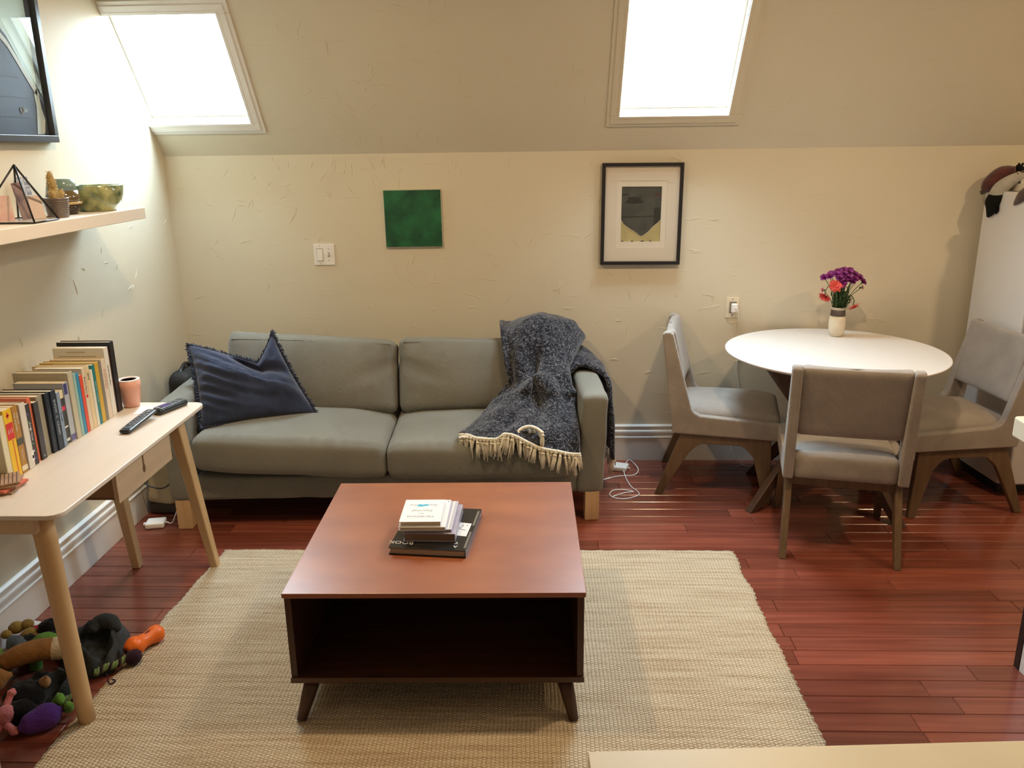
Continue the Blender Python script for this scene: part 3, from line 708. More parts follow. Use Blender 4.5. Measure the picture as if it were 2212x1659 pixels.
# white watch-like picture, letters on the cover and spine
q = MB(); pts = [(0.165, 0.115), (0.245, 0.105), (0.247, 0.205), (0.195, 0.212), (0.170, 0.195)]; q.prism(pts, 0.0261, 0.0264); pic = q.build('cover_picture', Mc_wht, b1)
for a in ((0.20, 0.165, 0.235, 0.150), (0.205, 0.160, 0.222, 0.185)):
    MB().tube([(a[0], a[1], 0.0266), (a[2], a[3], 0.0266)], 0.0010, 4).build('watch_hand', M_inkb, pic)
for k in range(4): MB().box((0.185+0.016*k, 0.192-0.003*k, 0.0264), (0.187+0.016*k, 0.202-0.003*k, 0.0266)).build('hour_mark', M_inkb, pic)
text('BOOK', 0.030, M_inkw, b1, Matrix.Translation((0.035, 0.040, 0.0263)) @ Matrix.Rotation(PI, 4, 'Z'))
text('Y', 0.022, M_inkw, b1, Matrix.Translation((0.222, 0.055, 0.0263)) @ Matrix.Rotation(PI, 4, 'Z'))
text('A', 0.022, M_inkw, b1, Matrix.Translation((0.222, 0.028, 0.0263)) @ Matrix.Rotation(PI, 4, 'Z'))
for yy in (0.02, 0.19): MB().box((0.251, yy, 0.0261), (0.2585, yy+0.12, 0.0264)).build('spine_stripe', mat('silver_foil', (0.45, 0.47, 0.50), 0.2, metal=0.8), b1)
text('B', 0.014, M_inkw, b1, basis((0, 0, -1), (0, 1, 0), (0.2622, 0.30, 0.013)))
z += 0.0265
b2 = flat_book('hardback_book', 'thick brown-paged book with lilac jacket in the coffee table stack', 0.178, 0.238, 0.031, Mc_lav, mat('page_brown', (0.26, 0.165, 0.115), 0.8, vary=0.15, vscale=8, stretch=(1, 1, 90)), (-0.462, 2.520, z), math.radians(-1.5)); z += 0.0315
b3 = flat_book('paperback_book', 'thin lilac book with dark pages in the coffee table stack', 0.172, 0.232, 0.011, mat('lilac_cover', (0.52, 0.51, 0.60), 0.3), M_pageb, (-0.468, 2.526, z), math.radians(-0.5)); z += 0.0115
MB().box((0.156, 0.002, 0.0111), (0.161, 0.230, 0.0113)).build('cover_stripe', M_inkw, b3)
b4 = flat_book('hardback_book', 'thin white book under the topmost one on the coffee table', 0.158, 0.222, 0.014, Mc_wht, M_page, (-0.474, 2.512, z), math.radians(0.5)); z += 0.0145
text('a', 0.015, mat('blue_ink', (0.12, 0.25, 0.62), 0.6), b4, Matrix.Translation((0.150, 0.205, 0.0142)) @ Matrix.Rotation(PI, 4, 'Z'))
b5 = flat_book('hardback_book', 'small white hardback with a blue smudge topmost on the coffee table stack', 0.140, 0.180, 0.017, mat('white_board', (0.86, 0.88, 0.90), 0.4), M_page, (-0.472, 2.516, z), math.radians(1.0))
TT = lambda x, y_: Matrix.Translation((x, y_, 0.0172)) @ Matrix.Rotation(PI, 4, 'Z')
text('Variations', 0.023, M_ink, b5, TT(0.068, 0.040)); text('on', 0.016, M_ink, b5, TT(0.068, 0.064)); text('Normal', 0.023, M_ink, b5, TT(0.068, 0.088)); text('Do        Co', 0.020, M_ink, b5, TT(0.068, 0.134))
q = MB(); q.prism([(0.048, 0.124), (0.062, 0.121), (0.073, 0.125), (0.086, 0.129), (0.090, 0.136), (0.078, 0.141), (0.066, 0.137), (0.054, 0.141), (0.046, 0.135)], 0.0171, 0.0173); q.build('blue_smudge', mat('cyan_ink', (0.06, 0.42, 0.62), 0.6), b5)

# ------------------------------------------------------------------ desk
M_ash = wood('ash_top', (0.70, 0.635, 0.565), (0.745, 0.685, 0.62), 'y', rough=0.36, scale=2.2, fine=12)
M_ashz = wood('ash_leg', (0.60, 0.40, 0.205), (0.66, 0.46, 0.25), 'z', rough=0.42, scale=2.4)
M_ashy = wood('ash_drawer', (0.58, 0.43, 0.28), (0.64, 0.49, 0.33), 'y', rough=0.45, scale=2.4)
DX0, DX1, DY0, DY1, DZ = -1.808, -1.312, 2.020, 3.062, 0.740
desk = thing('writing_desk', 'pale wooden writing desk with round legs and one drawer against left wall', 'desk', ((DX0+DX1)/2, (DY0+DY1)/2, 0))
dw, dl = (DX1-DX0)/2, (DY1-DY0)/2
def rrect(w, l, r, n=8):
    out = []
    for cx, cy, a0 in ((w-r, l-r, 0), (-w+r, l-r, 90), (-w+r, -l+r, 180), (w-r, -l+r, 270)):
        for k in range(n+1):
            a = math.radians(a0+90*k/n); out.append((cx+r*math.cos(a), cy+r*math.sin(a)))
    return out
q = MB(); q.prism(rrect(dw, dl, 0.042), DZ-0.014, DZ); q.build('desk_top', M_ash, desk, bevel=0.0025)
# rails under the top
box('end_rail', (-dw+0.03, -dl+0.008, DZ-0.060), (dw-0.075, -dl+0.030, DZ-0.014), M_ashy, desk, 0.003)
box('end_rail', (-dw+0.03, dl-0.035, DZ-0.050), (dw-0.045, dl-0.013, DZ-0.014), M_ashy, desk, 0.003)
box('long_rail', (-dw+0.03, -dl+0.05, DZ-0.050), (-dw+0.052, dl-0.05, DZ-0.014), M_ashy, desk, 0.003)
def leg(top, foot, r0, r1, nm='leg'):
    q = MB(); n = 8
    q.tube([Vector(top).lerp(Vector(foot), i/n) for i in range(n+1)], [lerp(r0, r1, i/n) for i in range(n+1)], 18)
    o = q.build(nm, M_ashz, desk, True); return o
leg((dw-0.085, -dl+0.055, DZ-0.014), (dw-0.083+0.0, -dl+0.092, 0.0125), 0.030, 0.025)
leg((-dw+0.07, -dl+0.075, DZ-0.014), (-dw+0.055, -dl+0.090, 0.0), 0.028, 0.022)
def sqleg(top, foot, a, b):
    q = MB(); T, Fo = Vector(top), Vector(foot); vs = []
    for P_, s_ in ((T, a), (Fo, b)):
        for sx, sy in ((-1,-1),(1,-1),(1,1),(-1,1)): vs.append(P_+Vector((sx*s_[0], sy*s_[1], 0)))
    q.add(vs, [(3,2,1,0), (4,5,6,7), (0,1,5,4), (1,2,6,5), (2,3,7,6), (3,0,4,7)]); return q.build('leg', M_ashz, desk, bevel=0.006, seg=3)
sqleg((dw-0.105, dl-0.075, DZ-0.014), (dw-0.055+0.0, dl+0.030, 0.0), (0.024, 0.030), (0.016, 0.018))
sqleg((-dw+0.10, dl-0.065, DZ-0.014), (-dw+0.105, dl+0.030, 0.0), (0.026, 0.026), (0.018, 0.018))
# drawer hung beneath the front edge
dy0, dy1 = -0.141, 0.256
dr = MB(); dr.box((dw-0.40, dy0+0.012, DZ-0.124), (dw-0.052, dy0+0.024, DZ-0.022)); dr.box((dw-0.40, dy1-0.024, DZ-0.124), (dw-0.052, dy1-0.012, DZ-0.022)); dr.box((dw-0.40, dy0+0.012, DZ-0.128), (dw-0.052, dy1-0.012, DZ-0.122)); dr.box((dw-0.41, dy0+0.012, DZ-0.128), (dw-0.40, dy1-0.012, DZ-0.022))
drawer = dr.build('drawer', mat('drawer_inner_wood', (0.30, 0.17, 0.085), 0.5, vary=0.1), desk)
box('drawer_front', (dw-0.052, dy0, DZ-0.136), (dw-0.036, dy1, DZ-0.021), M_ashy, drawer, 0.002)
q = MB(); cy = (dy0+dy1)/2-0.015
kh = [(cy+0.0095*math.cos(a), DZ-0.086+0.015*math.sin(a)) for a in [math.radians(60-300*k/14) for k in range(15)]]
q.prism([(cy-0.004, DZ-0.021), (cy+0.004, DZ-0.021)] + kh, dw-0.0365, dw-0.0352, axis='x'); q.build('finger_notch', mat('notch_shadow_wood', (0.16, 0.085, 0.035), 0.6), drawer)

# ------------------------------------------------------------------ things on the desk
XS = -1.592; BZ = 0.7405
def upright(name, label, y0, y1, h, d, col, x=XS, page=None, title=None, tcol=None, tsize=0.012, extra=None, rough=0.4, soft=False, tz=None):
    t = thing(name, label, 'book', (x, y0, BZ), 0, 'books standing on the desk'); w = y1-y0-0.0006
    cm = mat('cover_%.2f_%.2f_%.2f' % col, col, rough)
    ct_ = 0.0009 if soft else 0.0024
    q = MB(); q.box((-d, 0, 0), (0, ct_, h)); q.box((-d, w-ct_, 0), (0, w, h)); q.box((-ct_, ct_, 0), (0, w-ct_, h))
    q.build('cover', cm, t, bevel=0.0012)
    ins = 0.0006 if soft else 0.0035
    q = MB(); q.box((-d+ins, ct_, ins), (-ct_, w-ct_, h-ins)); q.build('pages', page or M_page, t)
    if title: text(title, tsize, tcol or M_inkw, t, basis((0, 0, -1), (0, 1, 0), (0.0004, w/2, tz if tz else h*0.55)))
    if extra: extra(t, w, h, d)
    return t
def patch(t, y0, y1, z0, z1, col, nm='spine_label'):
    q = MB(); q.box((0.0001, y0, z0), (0.0005, y1, z1)); return q.build(nm, mat('label_%.2f_%.2f_%.2f' % col, col, 0.5), t)
RED = (0.62, 0.03, 0.03)
def ex_yellow(t, w, h, d):
    patch(t, 0.003, w-0.003, h*0.56, h*0.80, RED); patch(t, w*0.55, w*0.67, 0.005, h*0.55, (0.70, 0.16, 0.02), 'spine_stripe')
    patch(t, w*0.32, w*0.68, h*0.895, h*0.92, RED, 'cross_bar'); patch(t, w*0.43, w*0.57, h*0.865, h*0.95, RED, 'cross_bar')
    for k in range(3): text(('CURE', 'THE', 'BODY')[k], 0.006, M_inkw, t, basis((0, 0, -1), (0, 1, 0), (0.0007, w*(0.28+0.22*k), h*0.68)))
def ex_gold(t, w, h, d):
    patch(t, 0, w, h*0.42, h*0.52, (0.07, 0.075, 0.06)); patch(t, 0.001, w-0.001, 0.008, 0.024, (0.75, 0.68, 0.50))
    text('THE WASTER', 0.0095, M_inkw, t, basis((0, 0, -1), (0, 1, 0), (0.0006, w*0.30, h*0.77))); text('MAN OF', 0.0095, M_inkw, t, basis((0, 0, -1), (0, 1, 0), (0.0006, w*0.72, h*0.80)))
    text('FIELD CRAFT', 0.006, M_inkw, t, basis((0, 0, -1), (0, 1, 0), (0.0006, w*0.5, h*0.27)))
def ex_white(t, w, h, d): patch(t, w*0.6, w, h*0.10, h*0.24, (0.88, 0.88, 0.86), 'library_label'); patch(t, w*0.72, w*0.95, h*0.13, h*0.18, (0.05, 0.05, 0.05), 'barcode')
def ex_pat(t, w, h, d):
    for k in range(7): patch(t, w*(0.0 if k % 2 else 0.25), w*(0.45 if k % 2 else 0.6), h*(0.1+0.12*k), h*(0.13+0.12*k), ((0.10, 0.08, 0.25), (0.75, 0.75, 0.7), (0.10, 0.25, 0.14))[k % 3], 'pattern_mark')
def ex_salmon(t, w, h, d): text('RN', 0.022, mat('grey_letter', (0.45, 0.42, 0.40), 0.5), t, basis((1, 0, 0), (0, 0, 1), (-0.105, -0.0004, h-0.016)))
def ex_char(t, w, h, d): q = MB(); q.lathe([(0, 0), (0.0035, 0), (0.0035, 0.0004), (0, 0.0004)], 12, basis((0, 1, 0), (0, 0, 1), (0.0001, w/2, 0.012))); q.build('publisher_dot', mat('dot_grey', (0.35, 0.36, 0.38), 0.5), t)
def ex_mix(t, w, h, d):
    patch(t, 0, w, h*0.62, h*0.70, (0.62, 0.05, 0.10)); patch(t, 0, w, h*0.30, h*0.33, (0.7, 0.7, 0.65)); patch(t, 0, w, h*0.05, h*0.10, (0.7, 0.7, 0.65)); patch(t, 0, w, h*0.85, h, (0.72, 0.64, 0.44))
def ex_gray(t, w, h, d): patch(t, 0.002, w*0.75, h*0.80, h*0.98, (0.045, 0.045, 0.19)); patch(t, 0, w, 0.004, h*0.12, (0.14, 0.13, 0.30))
def ex_tan(t, w, h, d):
    q = MB(); q.box((-d+0.01, -0.0004, h-0.024), (-0.012, -0.0001, h-0.021)); q.box((-d+0.008, -0.0004, h-0.018), (-0.03, -0.0001, h-0.016)); q.build('cover_lines', mat('faint_print', (0.40, 0.37, 0.26), 0.6), t)
def ex_dot(t, w, h, d): q = MB(); q.lathe([(0, 0), (0.006, 0), (0.006, 0.0004), (0, 0.0004)], 16, basis((0, 1, 0), (0, 0, 1), (0.0001, w/2, h*0.55))); q.build('red_dot', mat('dot_red', RED, 0.5), t)
def ex_bw(t, w, h, d): text('ADVENTURE & NEWS', 0.008, M_inkb, t, basis((0, 0, -1), (0, 1, 0), (0.0006, w*0.45, h*0.60)))
def ex_cov(t, w, h, d):
    q = MB(); q.box((-d+0.02, -0.0004, h-0.032), (-0.03, -0.0001, h-0.029)); q.box((-d+0.05, -0.0004, h-0.016), (-0.07, -0.0001, h-0.013)); q.build('cover_lines', mat('faint_print', (0.40, 0.37, 0.26), 0.6), t)
BK = [
 ('hardback_book', 'cream book at the near left end of the desk row', 2.252, 2.279, .205, .15, (.72,.68,.50), {}),
 ('paperback_book', 'bright yellow book with red cross and red spine label', 2.279, 2.319, .216, .150, (.80,.52,.015), dict(extra=ex_yellow, soft=True)),
 ('hardback_book', 'mustard-gold book with white lettering right of the yellow one', 2.3195, 2.3505, .216, .155, (.42,.22,.045), dict(extra=ex_gold)),
 ('paperback_book', 'very thin purple booklet between the gold and white books', 2.351, 2.357, .196, .14, (.10,.06,.17), dict(soft=True, x=XS-.006)),
 ('hardback_book', 'white jacketed library book with a barcode sticker', 2.3575, 2.388, .212, .165, (.70,.66,.60), dict(extra=ex_white)),
 ('paperback_book', 'dark patterned book with white spine letters', 2.3885, 2.415, .200, .14, (.035,.03,.035), dict(extra=ex_pat, soft=True, title='Romeo House', tsize=.010, x=XS-.004)),
 ('hardback_book', 'salmon-orange book with RN on its front cover', 2.4155, 2.437, .214, .215, (.66,.16,.07), dict(extra=ex_salmon, x=XS-.012)),
 ('paperback_book', 'slim charcoal book beside the salmon one', 2.4375, 2.4635, .192, .13, (.045,.048,.058), dict(extra=ex_char, soft=True, x=XS-.006)),
 ('hardback_book', 'taupe grey-brown hardback left of the navy books', 2.464, 2.4985, .204, .18, (.30,.275,.205), dict(page=M_page, x=XS-.012)),
 ('hardback_book', 'plain dark navy book, left of the navy pair', 2.499, 2.524, .204, .17, (.012,.02,.035), dict(title='LONG WAR', tcol=mat('dim_ink', (.10,.13,.17), .5), tsize=.013, x=XS-.004)),
 ('hardback_book', 'dark navy book with large pale lettering', 2.5245, 2.5545, .204, .175, (.014,.028,.05), dict(title='SNOW  C  CRASH', tcol=mat('pale_blue_ink', (.45,.52,.56), .5), tsize=.015)),
 ('paperback_book', 'pale blue thin book right of the navy pair', 2.555, 2.575, .190, .15, (.22,.30,.42), dict(soft=True, title='the water', tcol=M_inkb, tsize=.008)),
 ('paperback_book', 'small dark book with a pink spine band', 2.5755, 2.606, .188, .16, (.055,.055,.05), dict(extra=ex_mix, soft=True, x=XS-.008)),
 ('paperback_book', 'pale silver-grey book with a purple label at its top', 2.6065, 2.6355, .208, .17, (.42,.46,.52), dict(extra=ex_gray, soft=True, x=XS-.004)),
 ('hardback_book', 'tall beige hardback with printed lines on its cover', 2.636, 2.6655, .236, .19, (.52,.48,.36), dict(extra=ex_tan)),
 ('hardback_book', 'light aqua book in the middle of the desk row', 2.666, 2.684, .224, .17, (.30,.50,.47), dict()),
 ('hardback_book', 'bright sky-blue book beside the aqua one', 2.6845, 2.7025, .220, .17, (.04,.27,.47), dict()),
 ('paperback_book', 'thin coral red book beside the blue one', 2.703, 2.7225, .208, .21, (.72,.075,.035), dict(soft=True)),
 ('paperback_book', 'cream book with a red dot on its spine', 2.723, 2.7465, .228, .17, (.70,.58,.42), dict(extra=ex_dot, soft=True, title="Don't Panic", tcol=M_inkb, tsize=.013, tz=.165)),
 ('hardback_book', 'pale yellow book right of the red-dotted one', 2.747, 2.772, .230, .19, (.72,.58,.34), dict(title='ISMS', tcol=M_inkb, tsize=.014, tz=.19)),
 ('paperback_book', 'thin off-white book before the teal one', 2.7725, 2.790, .208, .15, (.72,.70,.60), dict(soft=True)),
 ('paperback_book', 'dark teal book left of the mustard one', 2.7905, 2.808, .222, .15, (.012,.20,.21), dict(soft=True, title='RADICAL CANDOR', tcol=mat('aqua_ink', (.45,.65,.62), .5), tsize=.009)),
 ('hardback_book', 'tall mustard yellow hardback near the far end', 2.8085, 2.836, .226, .20, (.60,.38,.05), dict()),
 ('hardback_book', 'grey and white banded thin book right of the mustard one', 2.8365, 2.854, .222, .17, (.22,.21,.19), dict()),
 ('hardback_book', 'cream book lettered INSPIRED near the far end', 2.8545, 2.884, .226, .19, (.72,.62,.50), dict(title='INSPIRED', tcol=mat('tan_ink', (.50,.26,.16), .5), tsize=.019, tz=.15)),
 ('paperback_book', 'white book with black spine lettering, third from the far end', 2.8845, 2.914, .262, .19, (.76,.73,.66), dict(extra=lambda t, w, h, d: (ex_bw(t, w, h, d), ex_cov(t, w, h, d)), soft=True)),
 ('hardback_book', 'dark brown book, second from the far end', 2.9145, 2.936, .250, .16, (.10,.05,.03), dict(x=XS-.008)),
 ('hardback_book', 'tall black book at the far end by the pink planter', 2.9365, 2.968, .272, .20, (.018,.016,.017), dict(x=XS-.004)),
]
for nm, lb, y0, y1, h, d, col, kw in BK: upright(nm, lb, y0, y1, h, d, col, **kw)
# planter
t = thing('planter', 'small pink plant pot at the far end of the books', 'planter', (-1.583, 3.012, BZ))
M_pink = mat('pink_ceramic', (0.74, 0.38, 0.28), 0.45, vary=0.05, vscale=20)
MB().lathe([(0.0, 0.0), (0.026, 0.0), (0.029, 0.003), (0.036, 0.035), (0.041, 0.075), (0.042, 0.106)], 40).build('pot', M_pink, t, True)
MB().lathe([(0.042, 0.106), (0.0415, 0.109), (0.031, 0.110), (0.028, 0.106), (0.0265, 0.085), (0.0, 0.085)], 40).build('rim', mat('pink_rim', (0.78, 0.66, 0.62), 0.5), t, True)
MB().lathe([(0.0, 0.086), (0.027, 0.086), (0.0, 0.0875)], 24).build('soil', mat('dry_soil', (0.20, 0.16, 0.12), 0.95, bump=0.6, bscale=120), t, True)
# paper card
q = MB(); M_ = Matrix.Translation((-1.508, 2.963, BZ)) @ Matrix.Rotation(math.radians(8), 4, 'Z'); q.box((-0.030, -0.052, 0), (0.030, 0.052, 0.0006), M_)
setp(q.build('paper_card', mat('card_white', (0.86, 0.85, 0.83), 0.6)), 'blank white paper card lying near the pink planter', 'card')
# remotes
M_rem = mat('remote_black', (0.015, 0.017, 0.02), 0.28); M_remf = mat('remote_face', (0.055, 0.065, 0.085), 0.16)
M_btn = mat('remote_button', (0.20, 0.22, 0.27), 0.35); M_btnp = mat('remote_button_purple', (0.16, 0.09, 0.42), 0.35)
def remote(label, p0, p1, w, h, tilt, face_btn):
    p0 = Vector(p0); p1 = Vector(p1); L = (p1-p0).length; az = math.atan2(p1.y-p0.y, p1.x-p0.x)
    t = thing('remote_control', label, 'remote', (p0.x, p0.y, BZ), az); t.rotation_euler = (0, -tilt, az)
    m = softbox(L, w, h, 0.009, (20, 8, 5), lambda p, u, v, q: p + Vector((0, 0, (0.002*(1-u*u) if q > 0 else 0))))
    m.v = [(v[0]+L/2, v[1], v[2]+h/2) for v in m.v]; m.build('body', M_rem, t, True)
    q = MB(); q.prism([(L/2+a, b) for a, b in rrect(L/2-0.006, w/2-0.004, 0.007)], h-0.001, h+0.0026); q.build('face_plate', M_remf, t, bevel=0.001)
    for (a, b, s_, pm) in face_btn:
        q = MB(); q.prism([(L*a+x, w*b+y_) for x, y_ in rrect(s_[0]/2, s_[1]/2, min(s_)/2.4, 3)], h+0.0024, h+0.0042); q.build('button', pm, t)
    return t
btn1 = [(0.14, 0.22*s_, (0.010, 0.006), M_btn) for s_ in (-1, 0, 1)] + [(0.28+0.09*r_, 0.22*s_, (0.009, 0.006), M_btn) for r_ in range(6) for s_ in (-1, 1)] + [(0.86, 0, (0.016, 0.010), M_btn)]
btn2 = [(0.22+0.10*r_, 0.24*s_, (0.009, 0.007), M_btnp if r_ < 3 else M_btn) for r_ in range(6) for s_ in (-1, 0, 1)] + [(0.10, 0, (0.014, 0.012), M_btn)]
remote('thin black remote control propped up at one end on desk', (-1.452, 2.682, 0), (-1.436, 2.880, 0), 0.042, 0.011, math.radians(5.5), btn1)
remote('chunky black remote with purple buttons near desk corner', (-1.436, 2.895, 0), (-1.386, 3.035, 0), 0.046, 0.022, 0.0, btn2)
# coasters stacked at the near end
M_cork = mat('coaster_wood', (0.36, 0.22, 0.13), 0.7, vary=0.2, vscale=20); M_cline = mat('coaster_line', (0.05, 0.03, 0.02), 0.7); M_cred = mat('coaster_red', (0.62, 0.16, 0.10), 0.7)
cols = ['bottom', 'second', 'third', 'topmost']
for k in range(4):
    q = thing('coaster', 'square wooden line-patterned coaster, %s of the stack on desk' % cols[k], 'coaster', (-1.585, 2.205, BZ+0.0075*k), math.radians((8, -6, 20, 32)[k]), 'coasters on the desk')
    box('board', (-0.05, -0.05, 0), (0.05, 0.05, 0.007), M_cred if k == 1 else M_cork, q, 0.001)
    if k == 3:
        for i in range(9):
            z_ = -0.042+0.0105*i
            MB().box((z_-0.0012, -0.046, 0.0068), (z_+0.0012, 0.046, 0.0074)).build('groove_line', M_cline, q)

# ------------------------------------------------------------------ wall shelf and what stands on it
M_shelf = mat('shelf_white', (0.80, 0.75, 0.68), 0.42)
SZ = 1.466
sh = box('wall_shelf', (LW, 2.05, SZ-0.046), (-1.655, 3.490, SZ), M_shelf, None, 0.002)
setp(sh, 'long white floating shelf on left wall above the desk', 'shelf')
sz = SZ+0.0005
# mottled green bowl
t = thing('bowl', 'mottled green ceramic bowl at the end of the wall shelf', 'bowl', (-1.762, 3.312, sz))
Mbowl = mat('mottled_glaze', (0.030, 0.085, 0.045), 0.15, col2=(0.44, 0.46, 0.22), vscale=22, detail=3, coat=0.5)
MB().lathe([(0.0, 0.0), (0.068, 0.0), (0.072, 0.004), (0.090, 0.030), (0.101, 0.062), (0.106, 0.098), (0.103, 0.100), (0.098, 0.096), (0.090, 0.055), (0.070, 0.022), (0.0, 0.016)], 48).build('bowl_body', Mbowl, t, True)
MB().lathe([(0.0, -0.0), (0.060, 0.0), (0.062, 0.003), (0.0, 0.003)], 32).build('foot_ring', mat('bowl_foot', (0.30, 0.13, 0.07), 0.6), t, True)
# tapered glazed vase / tumbler
t = thing('glazed_vase', 'teal and brown glossy vase between the cactus and the bowl', 'vase', (-1.795, 3.135, sz))
Mv1 = mat('teal_glaze', (0.12, 0.21, 0.20), 0.12, col2=(0.24, 0.33, 0.31), vscale=8, coat=0.6); Mv2 = mat('brown_glaze', (0.065, 0.045, 0.018), 0.10, col2=(0.16, 0.11, 0.04), vscale=10, coat=0.8); Mv3 = mat('tan_glaze', (0.50, 0.36, 0.17), 0.2); Mv4 = mat('dark_foot_glaze', (0.030, 0.022, 0.012), 0.15)
MB().lathe([(0.0545, 0.088), (0.0500, 0.109), (0.0455, 0.130)], 40).build('upper_band', Mv1, t, True)
MB().lathe([(0.0635, 0.046), (0.0590, 0.067), (0.0545, 0.088)], 40).build('middle_band', Mv2, t, True)
MB().lathe([(0.0615, 0.037), (0.0645, 0.0405), (0.0640, 0.0465), (0.0, 0.0465)], 40).build('shoulder_band', Mv3, t, True)
MB().lathe([(0.0, 0.0), (0.040, 0.0), (0.052, 0.012), (0.0615, 0.037), (0.0, 0.037)], 40).build('foot_band', Mv4, t, True)
# cactus in ribbed pot
t = thing('potted_cactus', 'spiny cactus in a ribbed brown pot on the wall shelf', 'cactus', (-1.735, 2.985, sz))
pr = [(0.0, 0.0), (0.033, 0.0)]
for k in range(9):
    r_ = 0.034+0.0055*k/8; pr += [(r_+0.0012, 0.003+0.0065*k), (r_+0.0012, 0.006+0.0065*k), (r_-0.0006, 0.0075+0.0065*k)]
pr += [(0.0415, 0.063), (0.0415, 0.070), (0.037, 0.070), (0.036, 0.060), (0.0, 0.060)]
MB().lathe(pr, 36).build('pot', mat('ribbed_pot', (0.13, 0.10, 0.085), 0.35, coat=0.3), t, True)
MB().lathe([(0, 0.061), (0.0365, 0.061), (0.0, 0.064)], 20).build('soil', mat('dark_soil', (0.03, 0.022, 0.015), 0.95, bump=0.6, bscale=150), t, True)
Mcac = mat('cactus_skin', (0.30, 0.20, 0.065), 0.7, col2=(0.42, 0.31, 0.12), vscale=60); Msp = mat('cactus_spine', (0.72, 0.60, 0.38), 0.7)
def stalk(x, y_, h, r, nm, lean=(0, 0)):
    q = MB(); pth = [(x+lean[0]*k/8, y_+lean[1]*k/8, 0.058+h*k/8) for k in range(9)]
    q.tube(pth, [r*0.9, r, r*1.03, r*1.05, r*1.05, r, r*0.9, r*0.68, r*0.15], 14); o = q.build(nm, Mcac, t, True)
    s_ = MB(); rr = random.Random(int(h*1000))
    for k in range(int(150*h/0.08)):
        f_ = rr.uniform(0.05, 0.98); a = rr.uniform(0, 6.28); rad = r*(1 if f_ < 0.7 else max(0.2, 1-(f_-0.7)*2.4))
        p = Vector((x+lean[0]*f_+rad*math.cos(a), y_+lean[1]*f_+rad*math.sin(a), 0.058+h*f_)); d = Vector((math.cos(a), math.sin(a), 0.3+0.6*(f_ > .85)))
        s_.tube([p, p+d*0.0055], [0.0009, 0.0002], 3, cap=False)
    so = s_.build('spines', Msp, o); so['kind'] = 'stuff'
stalk(0.0, -0.006, 0.105, 0.0140, 'main_stem', (-0.004, -0.006)); stalk(0.004, -0.022, 0.042, 0.010, 'offset_stem', (0, -0.003)); stalk(0.004, 0.026, 0.040, 0.010, 'offset_stem', (0.0, 0.006))
# glass pyramid terrarium
t = thing('pyramid_terrarium', 'black-edged glass pyramid box holding photo cards on wall shelf', 'terrarium', (-1.752, 2.845, sz))
A = Vector((0.0, -0.045, 0.188)); base = [Vector((-0.085, -0.125, 0.004)), Vector((0.086, -0.125, 0.004)), Vector((0.086, 0.020, 0.004)), Vector((0.030, 0.125, 0.004)), Vector((-0.085, 0.090, 0.004))]
base = [Vector((-0.10, -0.14, 0.004)), Vector((0.092, -0.135, 0.004)), Vector((0.088, 0.015, 0.004)), Vector((0.02, 0.115, 0.004)), Vector((-0.095, 0.08, 0.004))]
M_lead = mat('black_lead', (0.012, 0.012, 0.012), 0.4, metal=0.3)
for i in range(5):
    q = MB(); q.tube([base[i], A], 0.0032, 6); q.build('edge_strip', M_lead, t, True)
    q = MB(); q.tube([base[i], base[(i+1) % 5]], 0.0028, 6); q.build('base_strip', M_lead, t, True)
    if i != 4:
        q = MB(); n_ = (base[(i+1) % 5]-base[i]).cross(A-base[i]).normalized()*0.001
        tri = [base[i], base[(i+1) % 5], A]; q.add(tri+[p+n_ for p in tri], [(2,1,0), (3,4,5), (0,1,4,3), (1,2,5,4), (2,0,3,5)]); q.build('glass_pane', M_glass, t)
MB().prism([(p.x, p.y) for p in base], 0.0, 0.003).build('base_plate', mat('mirror_base', (0.55, 0.53, 0.50), 0.25), t)
def card(name, label, c, w, h, rot, m, cat='photo'):
    o = MB().box((-w/2, -0.0008, 0), (w/2, 0.0008, h)).build(name, m); o.location = c; o.rotation_euler = rot; setp(o, label, cat); return o
card('photo_print', 'pinkish photo print standing inside the glass pyramid', (-1.79, 2.765, sz+0.0045), 0.06, 0.085, (math.radians(-8), 0, math.radians(60)), mat('pink_photo', (0.55, 0.25, 0.25), 0.4, col2=(0.70, 0.60, 0.52), vscale=14))
card('photo_print', 'brown narrow photo print leaning inside the glass pyramid', (-1.765, 2.845, sz+0.0045), 0.035, 0.125, (math.radians(-6), math.radians(-6), math.radians(70)), mat('brown_photo', (0.12, 0.08, 0.08), 0.35, col2=(0.35, 0.22, 0.20), vscale=20))
card('photo_print', 'pale pink card leaning inside the glass pyramid', (-1.745, 2.885, sz+0.0045), 0.045, 0.080, (math.radians(-14), 0, math.radians(60)), mat('pale_photo', (0.62, 0.50, 0.45), 0.5))
# photo-booth strips leaning behind
for k, (yy) in enumerate((3.055, 3.092)):
    t = thing('photo_strip', ('black-and-white photo booth strip nearer the glass pyramid' if k == 0 else 'black-and-white photo booth strip nearer the cactus'), 'photo', (-1.884, yy, sz), 0, 'photo booth strips')
    t.rotation_euler = (math.radians(-8), 0, math.radians(90)); t.scale = (0.92, 0.92, 0.92)
    MB().box((-0.018, -0.0006, 0), (0.018, 0.0, 0.158)).build('paper', mat('photo_paper', (0.72, 0.72, 0.74), 0.35), t)
    for i in range(4):
        f_ = MB().box((-0.0155, -0.0010, 0.006+0.038*i), (0.0155, -0.0006, 0.041+0.038*i)).build('picture', mat('bw_photo', (0.10, 0.10, 0.12), 0.35, col2=(0.30, 0.30, 0.36), vscale=50), t)
        for s_ in (-1, 1):
            MB().ball((s_*0.006, -0.0011, 0.026+0.038*i), (0.0052, 0.0005, 0.0075), 10, 6).build('face', mat('bw_face', (0.50, 0.50, 0.54), 0.4), f_)

